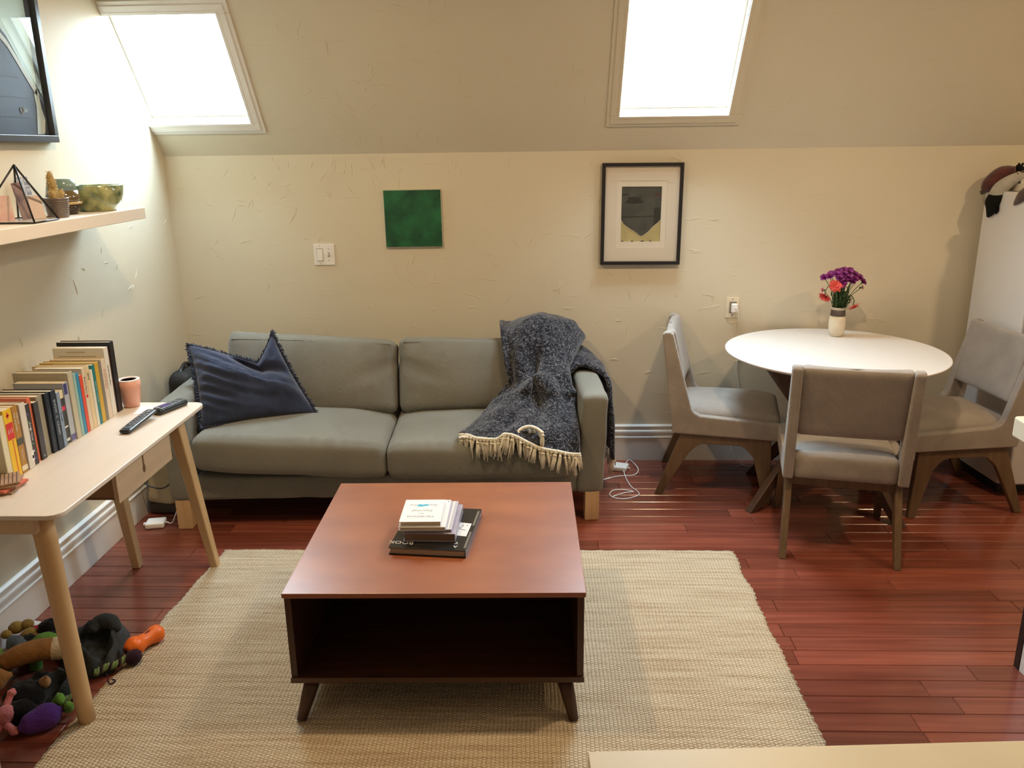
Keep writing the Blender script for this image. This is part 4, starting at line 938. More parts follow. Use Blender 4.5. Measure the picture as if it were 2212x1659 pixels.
# ------------------------------------------------------------------ pictures and plates on the walls
def frame_bars(t, m, x0, x1, z0, z1, fw, dep, yb):
    for nm, a, b in (('frame_bar', (x0, z0), (x1, z0+fw)), ('frame_bar', (x0, z1-fw), (x1, z1)), ('frame_bar', (x0, z0+fw), (x0+fw, z1-fw)), ('frame_bar', (x1-fw, z0+fw), (x1, z1-fw))):
        box(nm, (a[0], yb-dep, a[1]), (b[0], yb, b[1]), m, t, 0.0015)
# framed print, back wall
t = thing('framed_print', 'black-framed abstract print of a dark pointed shield, white mat, back wall', 'picture', (0.5285, BW-0.001, 1.348)); t.rotation_euler = (0, math.radians(0.3), 0)
M_bf = mat('frame_black', (0.010, 0.009, 0.009), 0.45)
frame_bars(t, M_bf, -0.205, 0.205, -0.256, 0.256, 0.017, 0.030, 0.0)
M_matb = mat('mat_board', (0.66, 0.60, 0.50), 0.7)
def ringbox(nm, o_, i_, y0, y1, m, par):
    q = MB(); (a, b, c_, d) = o_; (e, f_, g, h) = i_
    q.box((a, y0, c_), (b, y1, g)); q.box((a, y0, h), (b, y1, d)); q.box((a, y0, g), (e, y1, h)); q.box((f_, y0, g), (b, y1, h)); return q.build(nm, m, par)
ringbox('outer_mat', (-0.19, 0.19, -0.241, 0.241), (-0.127, 0.127, -0.168, 0.168), -0.016, -0.012, M_matb, t)
ringbox('inner_mat', (-0.128, 0.128, -0.169, 0.169), (-0.103, 0.100, -0.139, 0.139), -0.014, -0.010, mat('mat_inner', (0.70, 0.645, 0.54), 0.7), t)
art = MB().box((-0.105, -0.010, -0.141), (0.102, -0.006, 0.141)).build('artwork', mat('straw_paint', (0.40, 0.34, 0.155), 0.6, col2=(0.50, 0.43, 0.20), vscale=14), t)
sh_ = [(-0.103, 0.139), (0.100, 0.139), (0.099, -0.028), (0.090, -0.040), (0.058, -0.067), (0.040, -0.088), (0.016, -0.106), (0.004, -0.112), (-0.008, -0.108), (-0.028, -0.092), (-0.062, -0.070), (-0.090, -0.050), (-0.102, -0.030)]
MB().prism(sh_, -0.0108, -0.0100, axis='y').build('shield_shape', mat('shield_ink', (0.040, 0.044, 0.038), 0.55, col2=(0.075, 0.080, 0.066), vscale=16), art)
MB().tube([(x, -0.0105, z_) for x, z_ in sh_[2:]], 0.0016, 5).build('shield_outline', mat('pale_line', (0.62, 0.57, 0.40), 0.6), art)
Mdk = mat('shield_dark', (0.018, 0.018, 0.016), 0.6)
for nm, pts in (('dark_cloud', [(-0.09, 0.06), (-0.05, 0.052), (0.005, 0.056), (0.012, 0.066), (-0.005, 0.072), (-0.002, 0.084), (-0.04, 0.088), (-0.075, 0.086), (-0.070, 0.075)]),
                ('dark_block', [(0.064, -0.055), (0.099, -0.027), (0.099, 0.034), (0.064, 0.034)]), ('dark_line', [(-0.100, -0.018), (0.062, -0.012), (0.062, -0.007), (-0.100, -0.011)]), ('dark_bar', [(-0.100, 0.094), (-0.066, 0.096), (-0.066, 0.104), (-0.100, 0.102)])):
    MB().prism(pts, -0.0112, -0.0107, axis='y').build(nm, Mdk, art)
MB().prism([(0.066, 0.090), (0.098, 0.090), (0.098, 0.106), (0.066, 0.106)], -0.0112, -0.0107, axis='y').build('rust_patch', mat('rust_ink', (0.070, 0.030, 0.020), 0.6), art)
for k, (xx, w_) in enumerate(((-0.1, 0.012), (-0.05, 0.014), (0.0, 0.02), (0.045, 0.012))):
    MB().prism([(xx, -0.139), (xx+w_, -0.139), (xx+w_*0.7, -0.133), (xx+0.002, -0.135)], -0.0112, -0.0098, axis='y').build('edge_speck', Mdk, art)
# the print's glazing
MB().box((-0.188, -0.020, -0.239), (0.188, -0.0185, 0.239)).build('glazing', M_glass, t)
# green canvas
t = thing('green_canvas', 'small square deep-green painted canvas on the back wall', 'painting', (-0.6475, BW-0.001, 1.339)); t.rotation_euler = (0, math.radians(-0.3), 0)
Mgr = mat('green_paint', (0.003, 0.058, 0.028), 0.5, col2=(0.016, 0.150, 0.055), vscale=11, detail=3, bump=0.3, bscale=50, bdist=0.002)
MB().prism([(-0.147, -0.144), (0.147, -0.144), (0.147, 0.144), (-0.147, 0.144)], -0.018, 0.0, axis='y').build('painted_face', Mgr, t, bevel=0.002)
MB().prism([(-0.1495, -0.1465), (0.1495, -0.1465), (0.1495, 0.1465), (-0.1495, 0.1465)], -0.015, 0.0, axis='y').build('canvas_edge', mat('canvas_edge', (0.55, 0.55, 0.46), 0.8), t)
# light switch plate
t = thing('switch_plate', 'white two-gang switch plate with rocker and toggle, back wall', 'light switch', (-1.128, BW, 1.156))
MB().prism(rrect(0.055, 0.055, 0.004, 3), -0.006, 0.0, axis='y').build('plate', M_white, t, bevel=0.002)
MB().box((-0.040, -0.0065, -0.034), (-0.006, -0.0045, 0.034)).build('rocker_recess', mat('switch_gap', (0.30, 0.29, 0.27), 0.6), t)
q = MB(); q.prism([(-0.0060, -0.031), (-0.0115, -0.031), (-0.0075, 0.031), (-0.0060, 0.031)], -0.038, -0.008, axis='x'); q.build('rocker', M_white, t, bevel=0.001)
MB().box((0.018, -0.0065, -0.012), (0.029, -0.0045, 0.012)).build('toggle_recess', mat('switch_gap', (0.30, 0.29, 0.27), 0.6), t)
q = MB(); q.prism([(-0.006, -0.010), (-0.006, 0.004), (-0.019, 0.010), (-0.020, 0.003)], 0.0205, 0.0265, axis='x'); q.build('toggle', M_white, t, bevel=0.001)
for x_, z_ in ((-0.023, 0.046), (-0.023, -0.046), (0.0235, 0.030), (0.0235, -0.030)):
    MB().ball((x_, -0.006, z_), (0.0028, 0.0012, 0.0028), 8, 5).build('screw', mat('screw_metal', (0.35, 0.34, 0.32), 0.4, metal=0.5), t)
# outlet with plug-in adapter and its cord
t = thing('wall_outlet', 'cream wall outlet plate beside the dining table', 'outlet', (1.024, BW, 0.858))
MB().prism(rrect(0.034, 0.055, 0.003, 3), -0.005, 0.0, axis='y').build('plate', mat('cream_plate', (0.78, 0.70, 0.54), 0.4), t, bevel=0.0015)
MB().box((-0.017, -0.0056, -0.030), (0.020, -0.0045, 0.032)).build('socket_recess', mat('socket_gap', (0.24, 0.20, 0.15), 0.6), t)
for z_ in (0.044, -0.040): MB().ball((0, -0.005, z_), (0.004, 0.0015, 0.005), 8, 5).build('screw', mat('screw_metal', (0.35, 0.34, 0.32), 0.4, metal=0.5), t)
t = thing('plug_adapter', 'white plug-in charger seated in the wall outlet', 'charger', (1.030, BW-0.0055, 0.858))
m = softbox(0.032, 0.030, 0.048, 0.006, (6, 6, 8)); m.v = [(v[0], v[1]-0.0155, v[2]) for v in m.v]; m.build('body', M_white, t, True)
MB().tube([(0.006, -0.03, 0.004), (0.006, -0.040, 0.002)], 0.0045, 8).build('cord_strain', M_white, t, True)
cp = spline([(1.036, BW-0.046, 0.858), (1.046, BW-0.050, 0.842), (1.055, BW-0.03, 0.78), (1.060, BW-0.012, 0.70), (1.068, BW-0.010, 0.60), (1.062, BW-0.012, 0.52), (1.080, BW-0.014, 0.42), (1.070, BW-0.03, 0.25), (1.055, BW-0.035, 0.14), (1.060, BW-0.05, 0.06), (1.11, BW-0.10, 0.006), (1.20, BW-0.12, 0.003)], 8)
setp(MB().tube(cp, 0.0021, 6).build('power_cord', M_white, None, True), 'thin white cord hanging from wall charger behind the dining table', 'cord')
# large framed poster on the left wall
t = thing('framed_poster', 'large dark-framed blue poster high on the left wall', 'picture', (LW+0.001, 2.935, 2.16))
M_dkf = mat('frame_charcoal', (0.035, 0.040, 0.048), 0.3)
hw_, hh_ = 0.40, 0.43
for nm, a, b in (('frame_bar', (-hw_, -hh_), (hw_, -hh_+0.026)), ('frame_bar', (-hw_, hh_-0.026), (hw_, hh_)), ('frame_bar', (-hw_, -hh_+0.026), (-hw_+0.026, hh_-0.026)), ('frame_bar', (hw_-0.026, -hh_+0.026), (hw_, hh_-0.026))):
    box(nm, (0.0, a[0], a[1]), (0.034, b[0], b[1]), M_dkf, t, 0.002)
pst = box('poster_sheet', (0.004, -hw_+0.02, -hh_+0.02), (0.008, hw_-0.02, hh_-0.02), mat('poster_navy', (0.025, 0.050, 0.105), 0.5, vary=0.1), t, 0)
def flat(nm, pts, x, m): return MB().prism(pts, x, x+0.0006, axis='x').build(nm, m, pst)
M_cy = mat('poster_reflection', (0.48, 0.74, 0.84), 0.5); M_cy2 = mat('poster_line', (0.50, 0.64, 0.70), 0.5)
flat('skylight_reflection', [(0.345, 0.335), (0.345, -0.20), (0.335, -0.235), (0.20, -0.06), (0.10, 0.02), (-0.1, 0.05), (-0.35, 0.0), (-0.35, 0.345), (0.28, 0.345)], 0.0081, M_cy)  # skylight's reflection in the glazing, painted on as a pale cyan field
flat('ridge_band', [(0.335, -0.262), (0.345, -0.235), (0.20, -0.075), (0.10, -0.005), (0.10, -0.025), (0.20, -0.10)], 0.0089, M_cy2)
flat('trunk_shape', [(0.30, -0.40), (0.322, -0.30), (0.318, -0.255), (0.345, -0.225), (0.352, -0.305), (0.366, -0.345), (0.345, -0.40)], 0.0089, M_cy2)
flat('eye_shape', [(0.330, -0.395), (0.345, -0.350), (0.362, -0.345), (0.350, -0.395)], 0.0097, mat('poster_pale', (0.62, 0.72, 0.76), 0.5))
for k in range(3): flat('grid_line', [(-0.36, -0.20-0.07*k), (0.31, -0.20-0.07*k), (0.31, -0.201-0.07*k), (-0.36, -0.201-0.07*k)], 0.0089, mat('poster_faint', (0.10, 0.14, 0.19), 0.5))
MB().tube([(0.0092, 0.225+0.010*math.cos(a), -0.315+0.012*math.sin(a)) for a in [2*PI*k/20 for k in range(21)]], 0.0012, 4).build('ring_mark', M_cy2, pst)
text('ao', 0.022, M_cy2, pst, basis((0, 1, 0), (0, 0, 1), (0.0090, 0.250, -0.315)))
MB().box((0.020, -hw_+0.024, -hh_+0.024), (0.0215, hw_-0.024, hh_-0.024)).build('glazing', M_glass, t)

# ------------------------------------------------------------------ dining table
M_dtw = wood('dark_walnut', (0.060, 0.030, 0.018), (0.095, 0.050, 0.030), 'z', rough=0.45, scale=3)
DTX, DTY, DTZ, DTR = 1.388, 3.812, 0.748, 0.497
dt = thing('dining_table', 'round white dining table on a dark walnut hourglass base', 'table', (DTX, DTY, 0))
MB().lathe([(0.0, DTZ-0.020), (DTR-0.030, DTZ-0.020), (DTR-0.006, DTZ-0.010), (DTR, DTZ-0.005), (DTR, DTZ-0.0015), (DTR-0.0015, DTZ), (0.0, DTZ)], 96).build('table_top', mat('white_laminate', (0.74, 0.71, 0.68), 0.30), dt, False)
dt.children[0].data.polygons.foreach_set('use_smooth', [False]*len(dt.children[0].data.polygons))
MB().lathe([(0.0, DTZ-0.034), (0.15, DTZ-0.034), (0.15, DTZ-0.020), (0.0, DTZ-0.020)], 40).build('mount_plate', M_dtw, dt)
for k, ang in enumerate((203, 309, 25, 129)):
    a = math.radians(ang); q = MB()
    d = Vector((math.cos(a), math.sin(a), 0)); s_ = Vector((-math.sin(a), math.cos(a), 0))
    def beam(p, z0, p2, z1, w0, w1, th):
        vs = []
        for r_, z_, w_ in ((p, z0, w0), (p2, z1, w1)):
            for i, j in ((-1, -1), (1, -1), (1, 1), (-1, 1)): vs.append(d*(r_+i*w_/2) + s_*(j*th/2) + Vector((0, 0, z_)))
        q.add(vs, [(3,2,1,0), (4,5,6,7), (0,1,5,4), (1,2,6,5), (2,3,7,6), (3,0,4,7)])
    beam(0.410, 0.0, 0.085, 0.40, 0.045, 0.085, 0.042); beam(0.085, 0.40, 0.36, DTZ-0.020, 0.085, 0.075, 0.042)
    q.build('leg', M_dtw, dt, bevel=0.004)
MB().lathe([(0.0, 0.36), (0.075, 0.36), (0.085, 0.40), (0.075, 0.44), (0.0, 0.44)], 24).build('hub', M_dtw, dt)

# ------------------------------------------------------------------ dining chairs
M_chf = weave('chair_tweed', (0.335, 0.302, 0.272), vary=0.10, vs=9, scale=500); M_chw = wood('walnut_chair', (0.125, 0.080, 0.043), (0.172, 0.112, 0.062), 'z', rough=0.45, scale=3)
def make_chair():
    t = thing('dining_chair', 'x', 'chair', (0, 0, 0), 0, 'upholstered dining chairs')
    for sx in (-1, 1):                        # L-shaped padded side frames
        prof = [(-0.245, 0.335), (0.250, 0.328), (0.262, 0.345), (0.262, 0.395), (0.250, 0.412), (-0.120, 0.432), (-0.150, 0.448), (-0.165, 0.470), (-0.262, 0.828), (-0.275, 0.838), (-0.300, 0.838), (-0.312, 0.826)]
        q = MB(); q.prism(prof, sx*0.225-0.021, sx*0.225+0.021, axis='x'); q.build('side_frame', M_chf, t, bevel=0.008, seg=3)
    def sf(p, u, v, q):
        if q > 0: p.z += 0.034*(1-abs(u)**2.5)*(1-abs(v)**3)*q
        if v > 0: p.z -= 0.02*max(0, v-0.5)*(1 if q > 0 else 0)
        return p
    m = softbox(0.410, 0.495, 0.112, 0.022, (18, 18, 6), sf); m.v = [(v[0], v[1]+0.008, v[2]+0.390) for v in m.v]; m.build('seat', M_chf, t, True)
    T = Matrix.Translation((0, -0.2440, 0.684)) @ Matrix.Rotation(math.radians(12.5), 4, 'X')
    def bf(p, u, v, q):
        p.y += -0.004*(1-u*u) if v < 0 else -0.018*(1-u*u)
        return T @ p
    m = softbox(0.412, 0.050, 0.312, 0.014, (18, 5, 14), bf); m.build('backrest', M_chf, t, True)
    for sx in (-1, 1):                        # wooden side frames: rear and front leg in one curved sweep
        inner = [(-0.288, 0.0), (-0.165, 0.235)] + [(-0.165+0.075*k/5, 0.235+0.052*math.sin(PI/2*k/5)) for k in range(1, 6)] + [(0.070+0.070*k/5, 0.287-0.055*(1-math.cos(PI/2*k/5))) for k in range(0, 6)] + [(0.202, 0.0)]
        outer = [(0.236, 0.0), (0.218, 0.330), (-0.205, 0.335), (-0.324, 0.0)]
        sh = Matrix(((1, 0, -sx*0.030, sx*0.225), (0, 1, 0, 0), (0, 0, 1, 0), (0, 0, 0, 1)))
        q = MB(); q.prism(inner+outer, -0.014, 0.014, axis='x', M=sh); q.build('leg_frame', M_chw, t, bevel=0.004)
    for y0 in (-0.192, 0.165): box('cross_rail', (-0.215, y0, 0.290), (0.215, y0+0.024, 0.332), M_chw, t, 0.003)
    return t
ch = make_chair()
chairs = [((0.944, 4.010), -12.5, 'grey upholstered dining chair left of the table, side-on beside the sofa'),
          ((1.318, 3.442), 77.0, 'grey upholstered dining chair in front of the table, its back to the camera'),
          ((1.925, 3.838), 186.5, 'grey upholstered dining chair right of the table against the fridge')]
for i, (xy, fa, lb) in enumerate(chairs):
    c = ch if i == 0 else copy_tree(ch)
    c.location = (xy[0], xy[1], 0); c.rotation_euler = (0, 0, math.radians(fa-90)); c['label'] = lb

# ------------------------------------------------------------------ vase and flowers
VX, VY = 1.503, 4.125
t = thing('flower_vase', 'cream ceramic vase with a dark brown neck band on dining table', 'vase', (VX, VY, DTZ+0.0005)); t.scale = (0.98, 0.98, 0.90)
MB().lathe([(0.0, 0.0), (0.026, 0.0), (0.030, 0.003), (0.039, 0.025), (0.0415, 0.060), (0.040, 0.100), (0.0362, 0.1165)], 40).build('body', mat('cream_stoneware', (0.70, 0.62, 0.48), 0.6, vary=0.04, vscale=30), t, True)
MB().lathe([(0.0362, 0.1165), (0.0368, 0.1172), (0.0345, 0.1495), (0.0335, 0.150)], 40).build('neck_band', mat('brown_slip', (0.085, 0.062, 0.050), 0.65), t, True)
MB().lathe([(0.0335, 0.150), (0.0335, 0.163), (0.032, 0.1645), (0.030, 0.163), (0.030, 0.120), (0.0, 0.118)], 40).build('lip', mat('cream_stoneware_lip', (0.52, 0.45, 0.34), 0.6), t, True)
bq = VZ = DTZ+0.0005
M_stem = mat('stem_green', (0.055, 0.105, 0.022), 0.6); M_leaf = mat('leaf_green', (0.028, 0.072, 0.018), 0.55, vary=0.3, vscale=30)
M_pur = mat('purple_petal', (0.15, 0.010, 0.115), 0.6, col2=(0.30, 0.032, 0.24), vscale=45); M_cor = mat('coral_petal', (0.70, 0.075, 0.062), 0.6, col2=(0.80, 0.14, 0.115), vscale=40); M_pinkp = mat('pink_petal', (0.62, 0.26, 0.27), 0.6)
M_purl = mat('magenta_petal', (0.34, 0.04, 0.31), 0.6)
rf = random.Random(11)
def petal(q, c, d, up, L, w, cup=0.3):
    d = d.normalized(); s_ = d.cross(up).normalized(); up = s_.cross(d)
    pts = []
    for (a, b, h) in ((0, 0.25, 0), (0.35, 0.8, cup*0.35), (0.7, 1.0, cup*0.55), (1.0, 0.55, cup*0.45)):
        for k in (-1, 0, 1): pts.append(c + d*L*a + s_*(w*b*k) + up*(L*h + (abs(k)*w*0.35)))
    q.add(pts, [(i*3+j, i*3+j+1, (i+1)*3+j+1, (i+1)*3+j) for i in range(3) for j in range(2)])
def flower(name, label, head, up, kind, base, grp):
    f = thing(name, label, 'flower', (VX+base[0], VY+base[1], VZ+0.112), 0, grp)
    H = Vector(head) - Vector((base[0], base[1], 0.112))
    up = Vector(up).normalized()
    mid = Vector((H.x*0.35, H.y*0.35, H.z*0.6)) if up.z > 0 else Vector((H.x*0.55, H.y*0.5, max(H.z+0.045, 0.07)))
    st = spline([(0, 0, 0), mid] + ([tuple(H+Vector((0, 0, 0.030)))] if up.z <= 0 else []) + [tuple(H)], 6)
    MB().tube(st, 0.0016 if kind != 'coral' else 0.0021, 6).build('stem', M_stem, f, True)
    a = Vector((0, 1, 0)).cross(up)
    e1 = (a if a.length > 0.05 else Vector((1, 0, 0))).normalized(); e2 = up.cross(e1)
    if kind == 'coral':
        q = MB()
        for ringi, (n, L, w, lift, cup) in enumerate(((14, 0.033, 0.0075, 0.10, 0.05), (12, 0.027, 0.007, 0.42, 0.05), (9, 0.017, 0.005, 0.9, 0.0))):
            for k in range(n):
                an = 2*PI*k/n + ringi*0.3 + rf.uniform(-.1, .1); d = e1*math.cos(an)+e2*math.sin(an)+up*lift
                petal(q, H+up*0.002*ringi, d, up, L*rf.uniform(.85, 1.1), w, cup)
        q.build('petals', M_cor, f); q = MB(); q.ball(H+up*0.004, (0.006, 0.006, 0.006), 10, 6); q.build('flower_centre', mat('coral_centre', (0.50, 0.06, 0.03), 0.7), f, True)
    else:
        pm = {'purple': M_pur, 'magenta': M_purl, 'pink': M_pinkp}[kind]; q = MB()
        sc = 1.0 if kind != 'pink' else 0.6
        for ringi, (n, L, w, lift) in enumerate(((7, 0.0225, 0.0105, 0.10), (6, 0.018, 0.009, 0.70), (5, 0.012, 0.007, 1.6))):
            for k in range(n):
                an = 2*PI*k/n + ringi*0.5 + rf.uniform(-.2, .2); d = e1*math.cos(an)+e2*math.sin(an)+up*lift
                petal(q, H, d, up, L*sc*rf.uniform(.8, 1.15), w*sc, 0.15)
        q.build('petals', pm, f); q = MB(); q.tube([H-up*0.012, H-up*0.004, H+up*0.002], [0.0025, 0.0048, 0.003], 8); q.build('calyx', M_leaf, f, True)
    return f
pw = [(-0.075,0.0,0.292),(-0.058,-0.01,0.300),(-0.043,0.01,0.305),(-0.03,-0.015,0.312),(-0.012,0.005,0.318),(0.002,-0.02,0.312),(0.014,0.012,0.324),(0.028,-0.01,0.318),(0.04,0.01,0.322),(0.052,-0.015,0.308),(0.064,0.005,0.302),(0.076,-0.005,0.292),(0.02,-0.03,0.296),(-0.02,-0.03,0.294),(0.045,-0.03,0.290),(0.0,-0.035,0.284),(0.03,-0.036,0.278),(0.094,-0.005,0.270)]
for i, h in enumerate(pw):
    h = (h[0]*1.10, h[1]*1.3, h[2]+0.004)
    flower('purple_flower', 'purple ruffled flower in the dense top of the vase bouquet', h, (h[0]*5, -0.55, 0.8), 'purple', (h[0]*0.22, h[1]*0.3+0.002), 'purple flowers in the vase')
flower('magenta_flower', 'bright magenta blossom just right of the large coral flower', (-0.012, -0.045, 0.272), (-0.1, -0.9, 0.3), 'magenta', (-0.004, -0.01), None)
flower('coral_flower', 'largest coral flower facing forward in the vase bouquet', (-0.044, -0.052, 0.262), (-0.15, -0.85, 0.45), 'coral', (-0.014, -0.010), None)
flower('coral_flower', 'coral flower drooping on the left of the vase', (-0.078, -0.02, 0.206), (-0.45, -0.30, -0.55), 'coral', (-0.018, 0.004), None)
flower('coral_flower', 'coral flower drooping low on the right beside the vase rim', (0.064, -0.02, 0.160), (0.35, -0.25, -0.75), 'coral', (0.016, 0.004), None)
flower('pink_flower', 'small pink bud at the right side of the bouquet', (0.104, 0.0, 0.246), (0.9, -0.2, 0.2), 'pink', (0.018, 0.006), None)
flower('pink_flower', 'small pale pink bud on the left of the bouquet', (-0.085, 0.0, 0.235), (-0.9, -0.2, 0.1), 'pink', (-0.018, 0.008), None)
t = thing('foliage_sprig', 'dense green leaves and stems filling the vase', 'leaves', (VX, VY, VZ+0.115))
for k in range(60):
    a = rf.uniform(0, 6.28); sp = rf.uniform(0.0, 1.0); top = Vector((0.060*sp*math.cos(a), 0.036*sp*math.sin(a)-0.004, rf.uniform(0.075, 0.165))); b0 = Vector((0.020*sp*math.cos(a), 0.016*sp*math.sin(a), 0.0))
    q = MB(); q.tube([b0, b0.lerp(top, .5)+Vector((0, 0, .004)), top], 0.0013, 5)
    for m_ in range(4):
        c = b0.lerp(top, 0.25+0.2*m_); an = rf.uniform(0, 6.28); d = Vector((math.cos(an), math.sin(an), rf.uniform(0.3, 1.2)))
        petal(q, c, d, Vector((0, 0, 1)), rf.uniform(0.016, 0.030), 0.0042, -0.05)
    q.build('leafy_stem', M_leaf, t)

# ------------------------------------------------------------------ fridge and what lies on it
fr_a = math.radians(4.0)       # stands slightly askew
fg = thing('refrigerator', 'white refrigerator standing in the right corner', 'fridge', (2.232, 4.288, 0), fr_a)
M_fr = mat('fridge_enamel', (0.72, 0.715, 0.72), 0.4, bump=0.08, bscale=160, bdist=0.001)
FH = 1.452
box('body', (0.0, -0.435, 0.055), (0.55, 0.0, FH), M_fr, fg, 0.006)
box('plinth', (0.02, -0.41, 0.0), (0.53, -0.02, 0.056), M_black, fg, 0.002)
d_ = box('door', (0.004, -0.505, 0.075), (0.546, -0.443, FH-0.004), M_fr, fg, 0.012, seg=4)
box('door_gasket', (0.015, -0.445, 0.09), (0.535, -0.432, FH-0.015), mat('gasket_grey', (0.28, 0.28, 0.28), 0.7), fg, 0.001)
box('door_handle', (0.49, -0.535, 0.75), (0.515, -0.505, 1.10), M_white, fg, 0.006)
fz = FH+0.0005
def fpt(x, y_, z_): return fg.matrix_basis @ Vector((x, y_, z_))
Rf = Matrix.Rotation(fr_a, 4, 'Z')
o = softbox(0.20, 0.14, 0.062, 0.004, (6, 6, 4)).build('white_box', mat('box_card', (0.70, 0.64, 0.52), 0.6)); o.location = fpt(0.150, -0.165, fz+0.0315); o.rotation_euler = (0, 0, fr_a)
setp(o, 'small cream carton with a black mark on the fridge top', 'box')
q = MB()
for k in range(2): q.box((-0.1008, 0.012-0.024*k-0.008, 0.006), (-0.1001, 0.012-0.024*k+0.008, 0.018))
q.build('printed_mark', M_inkb, o)
# plush duck draped over the fridge edge
Mp_red = mat('plush_maroon', (0.085, 0.018, 0.016), 0.95, sheen=0.4, vary=0.4, vscale=20, bump=0.5, bscale=200); Mp_wht = mat('plush_pale', (0.42, 0.40, 0.34), 0.95, sheen=0.3, vary=0.1, vscale=30, bump=0.5, bscale=200); Mp_blk = mat('plush_black', (0.008, 0.009, 0.008), 0.95, sheen=0.05, spec=0.1, bump=0.5, bscale=200); Mp_brn = mat('plush_brown', (0.085, 0.052, 0.042), 0.95, sheen=0.3, bump=0.5, bscale=200)
pl = thing('plush_duck', 'floppy plush duck in maroon, white and black hanging over the fridge edge', 'toy', fpt(0.03, -0.16, fz))
def stroke(name, pts, rad, m, par, flat_=0.6, seg=14):
    q = MB(); q.tube(spline(pts, 5), [cr([Vector((r_, 0, 0)) for r_ in rad], i/(5*(len(pts)-1))*(len(rad)-1)).x for i in range(5*(len(pts)-1)+1)], seg)
    return q.build(name, m, par, True)
stroke('wing', [(0.03, 0.05, 0.085), (-0.005, 0.09, 0.075), (-0.055, 0.11, 0.03), (-0.075, 0.12, -0.0)], [0.03, 0.042, 0.034, 0.012], Mp_red, pl)
stroke('body', [(0.055, -0.03, 0.085), (0.005, 0.0, 0.06), (-0.035, 0.035, 0.015), (-0.05, 0.05, -0.035)], [0.014, 0.026, 0.034, 0.03], Mp_wht, pl)
hd = stroke('tail', [(-0.036, 0.035, 0.0), (-0.052, 0.052, -0.045), (-0.050, 0.060, -0.085), (-0.050, 0.085, -0.125)], [0.026, 0.036, 0.028, 0.008], Mp_blk, pl)
stroke('tail_tuft', [(-0.044, 0.045, -0.06), (-0.044, 0.030, -0.09), (-0.044, 0.026, -0.108)], [0.018, 0.012, 0.003], Mp_blk, pl)
stroke('foot', [(-0.03, 0.09, 0.012), (-0.055, 0.115, 0.0), (-0.07, 0.14, -0.012)], [0.012, 0.010, 0.012], Mp_brn, pl)
for k in range(4): stroke('neck_spot', [(0.03-0.02*k, -0.032+0.014*k, 0.094-0.012*k), (0.02-0.02*k, -0.022+0.014*k, 0.092-0.014*k)], [0.006, 0.004], Mp_brn, pl)
pl2 = thing('plush_wing_toy', 'brown tapered plush wing hanging over the fridge top near the front', 'toy', fpt(0.03, -0.33, fz))
stroke('wing', [(0.075, -0.055, 0.045), (0.015, -0.03, 0.028), (-0.036, 0.005, 0.0), (-0.042, 0.05, -0.035), (-0.036, 0.085, -0.055)], [0.030, 0.034, 0.028, 0.016, 0.006], Mp_brn, pl2)
dino = thing('toy_animal', 'small black four-legged toy animal standing on the cream carton', 'toy', fpt(0.085, -0.165, fz+0.063), fr_a)
MB().ball((0, 0, 0.036), (0.017, 0.045, 0.019), 16, 10).build('body', Mp_blk, dino, True)
MB().ball((-0.002, 0.058, 0.045), (0.015, 0.024, 0.017), 14, 9).build('head', Mp_blk, dino, True)
for sx in (-1, 1):
    for sy in (-0.028, 0.026):
        MB().tube([(sx*0.010, sy, 0.034), (sx*0.011, sy-0.002, 0.014), (sx*0.011, sy, 0.0)], [0.0085, 0.006, 0.0068], 8).build('leg', Mp_blk, dino, True)
    MB().ball((sx*0.009, 0.052, 0.062), (0.005, 0.006, 0.007), 8, 6).build('ear', Mp_blk, dino, True)
gp = thing('green_pompom', 'fuzzy pale green ball behind the toy animal on the fridge', 'toy', fpt(0.165, -0.195, fz+0.063))
rg = random.Random(4); q = MB()
for k in range(260):
    a, b = rg.uniform(0, 6.28), rg.uniform(-1, 1); d = Vector((math.sqrt(1-b*b)*math.cos(a), math.sqrt(1-b*b)*math.sin(a), b)); q.tube([Vector((0, 0, 0.045)), Vector((0, 0, 0.045))+d*rg.uniform(0.034, 0.044)], [0.003, 0.0015], 3)
q.build('fuzz', mat('fuzz_green', (0.22, 0.42, 0.16), 0.9), gp)

# ------------------------------------------------------------------ kitchen counter at the right edge, white table at the bottom edge
kc = thing('kitchen_counter', 'white counter unit with black edge strip at the right border', 'counter', (1.584, 2.442, 0))
M_kc = mat('counter_white', (0.72, 0.74, 0.77), 0.4)
box('end_panel', (0.002, -1.60, 0.0), (0.60, -0.030, 0.82), M_kc, kc, 0.002)
box('edge_strip', (0.0, -0.030, 0.0), (0.60, -0.0, 0.82), M_black, kc, 0.002)
q = MB(); q.prism([(0.275+x, -0.76+y_) for x, y_ in rrect(0.42, 0.745, 0.020, 6)], 0.825, 0.885); q.build('worktop', mat('counter_top_white', (0.78, 0.79, 0.72), 0.35), kc, bevel=0.004)
tb = thing('side_table', 'cream rectangular tabletop along the bottom border', 'table', (0.077, 1.120, 0), math.radians(2.9))
box('table_top', (0.0, -0.62, 0.722), (1.10, 0.0, 0.750), mat('cream_laminate', (0.80, 0.71, 0.50), 0.4, vary=0.02), tb, 0.0015)
for x_ in (0.05, 1.01):
    for y_ in (-0.58, -0.08): box('leg', (x_, y_, 0.0125), (x_+0.045, y_+0.045, 0.722), M_trim, tb, 0.003)
ot = thing('upholstered_stool', 'corner of a low mauve-grey upholstered stool at lower left border', 'stool', (-1.635, 1.712, 0), math.radians(37.4))
m = softbox(0.40, 0.40, 0.125, 0.03, (14, 14, 8)); m.v = [(v[0], v[1], v[2]+0.105) for v in m.v]; m.build('seat_pad', weave('mauve_fabric', (0.25, 0.20, 0.20)), ot, True)
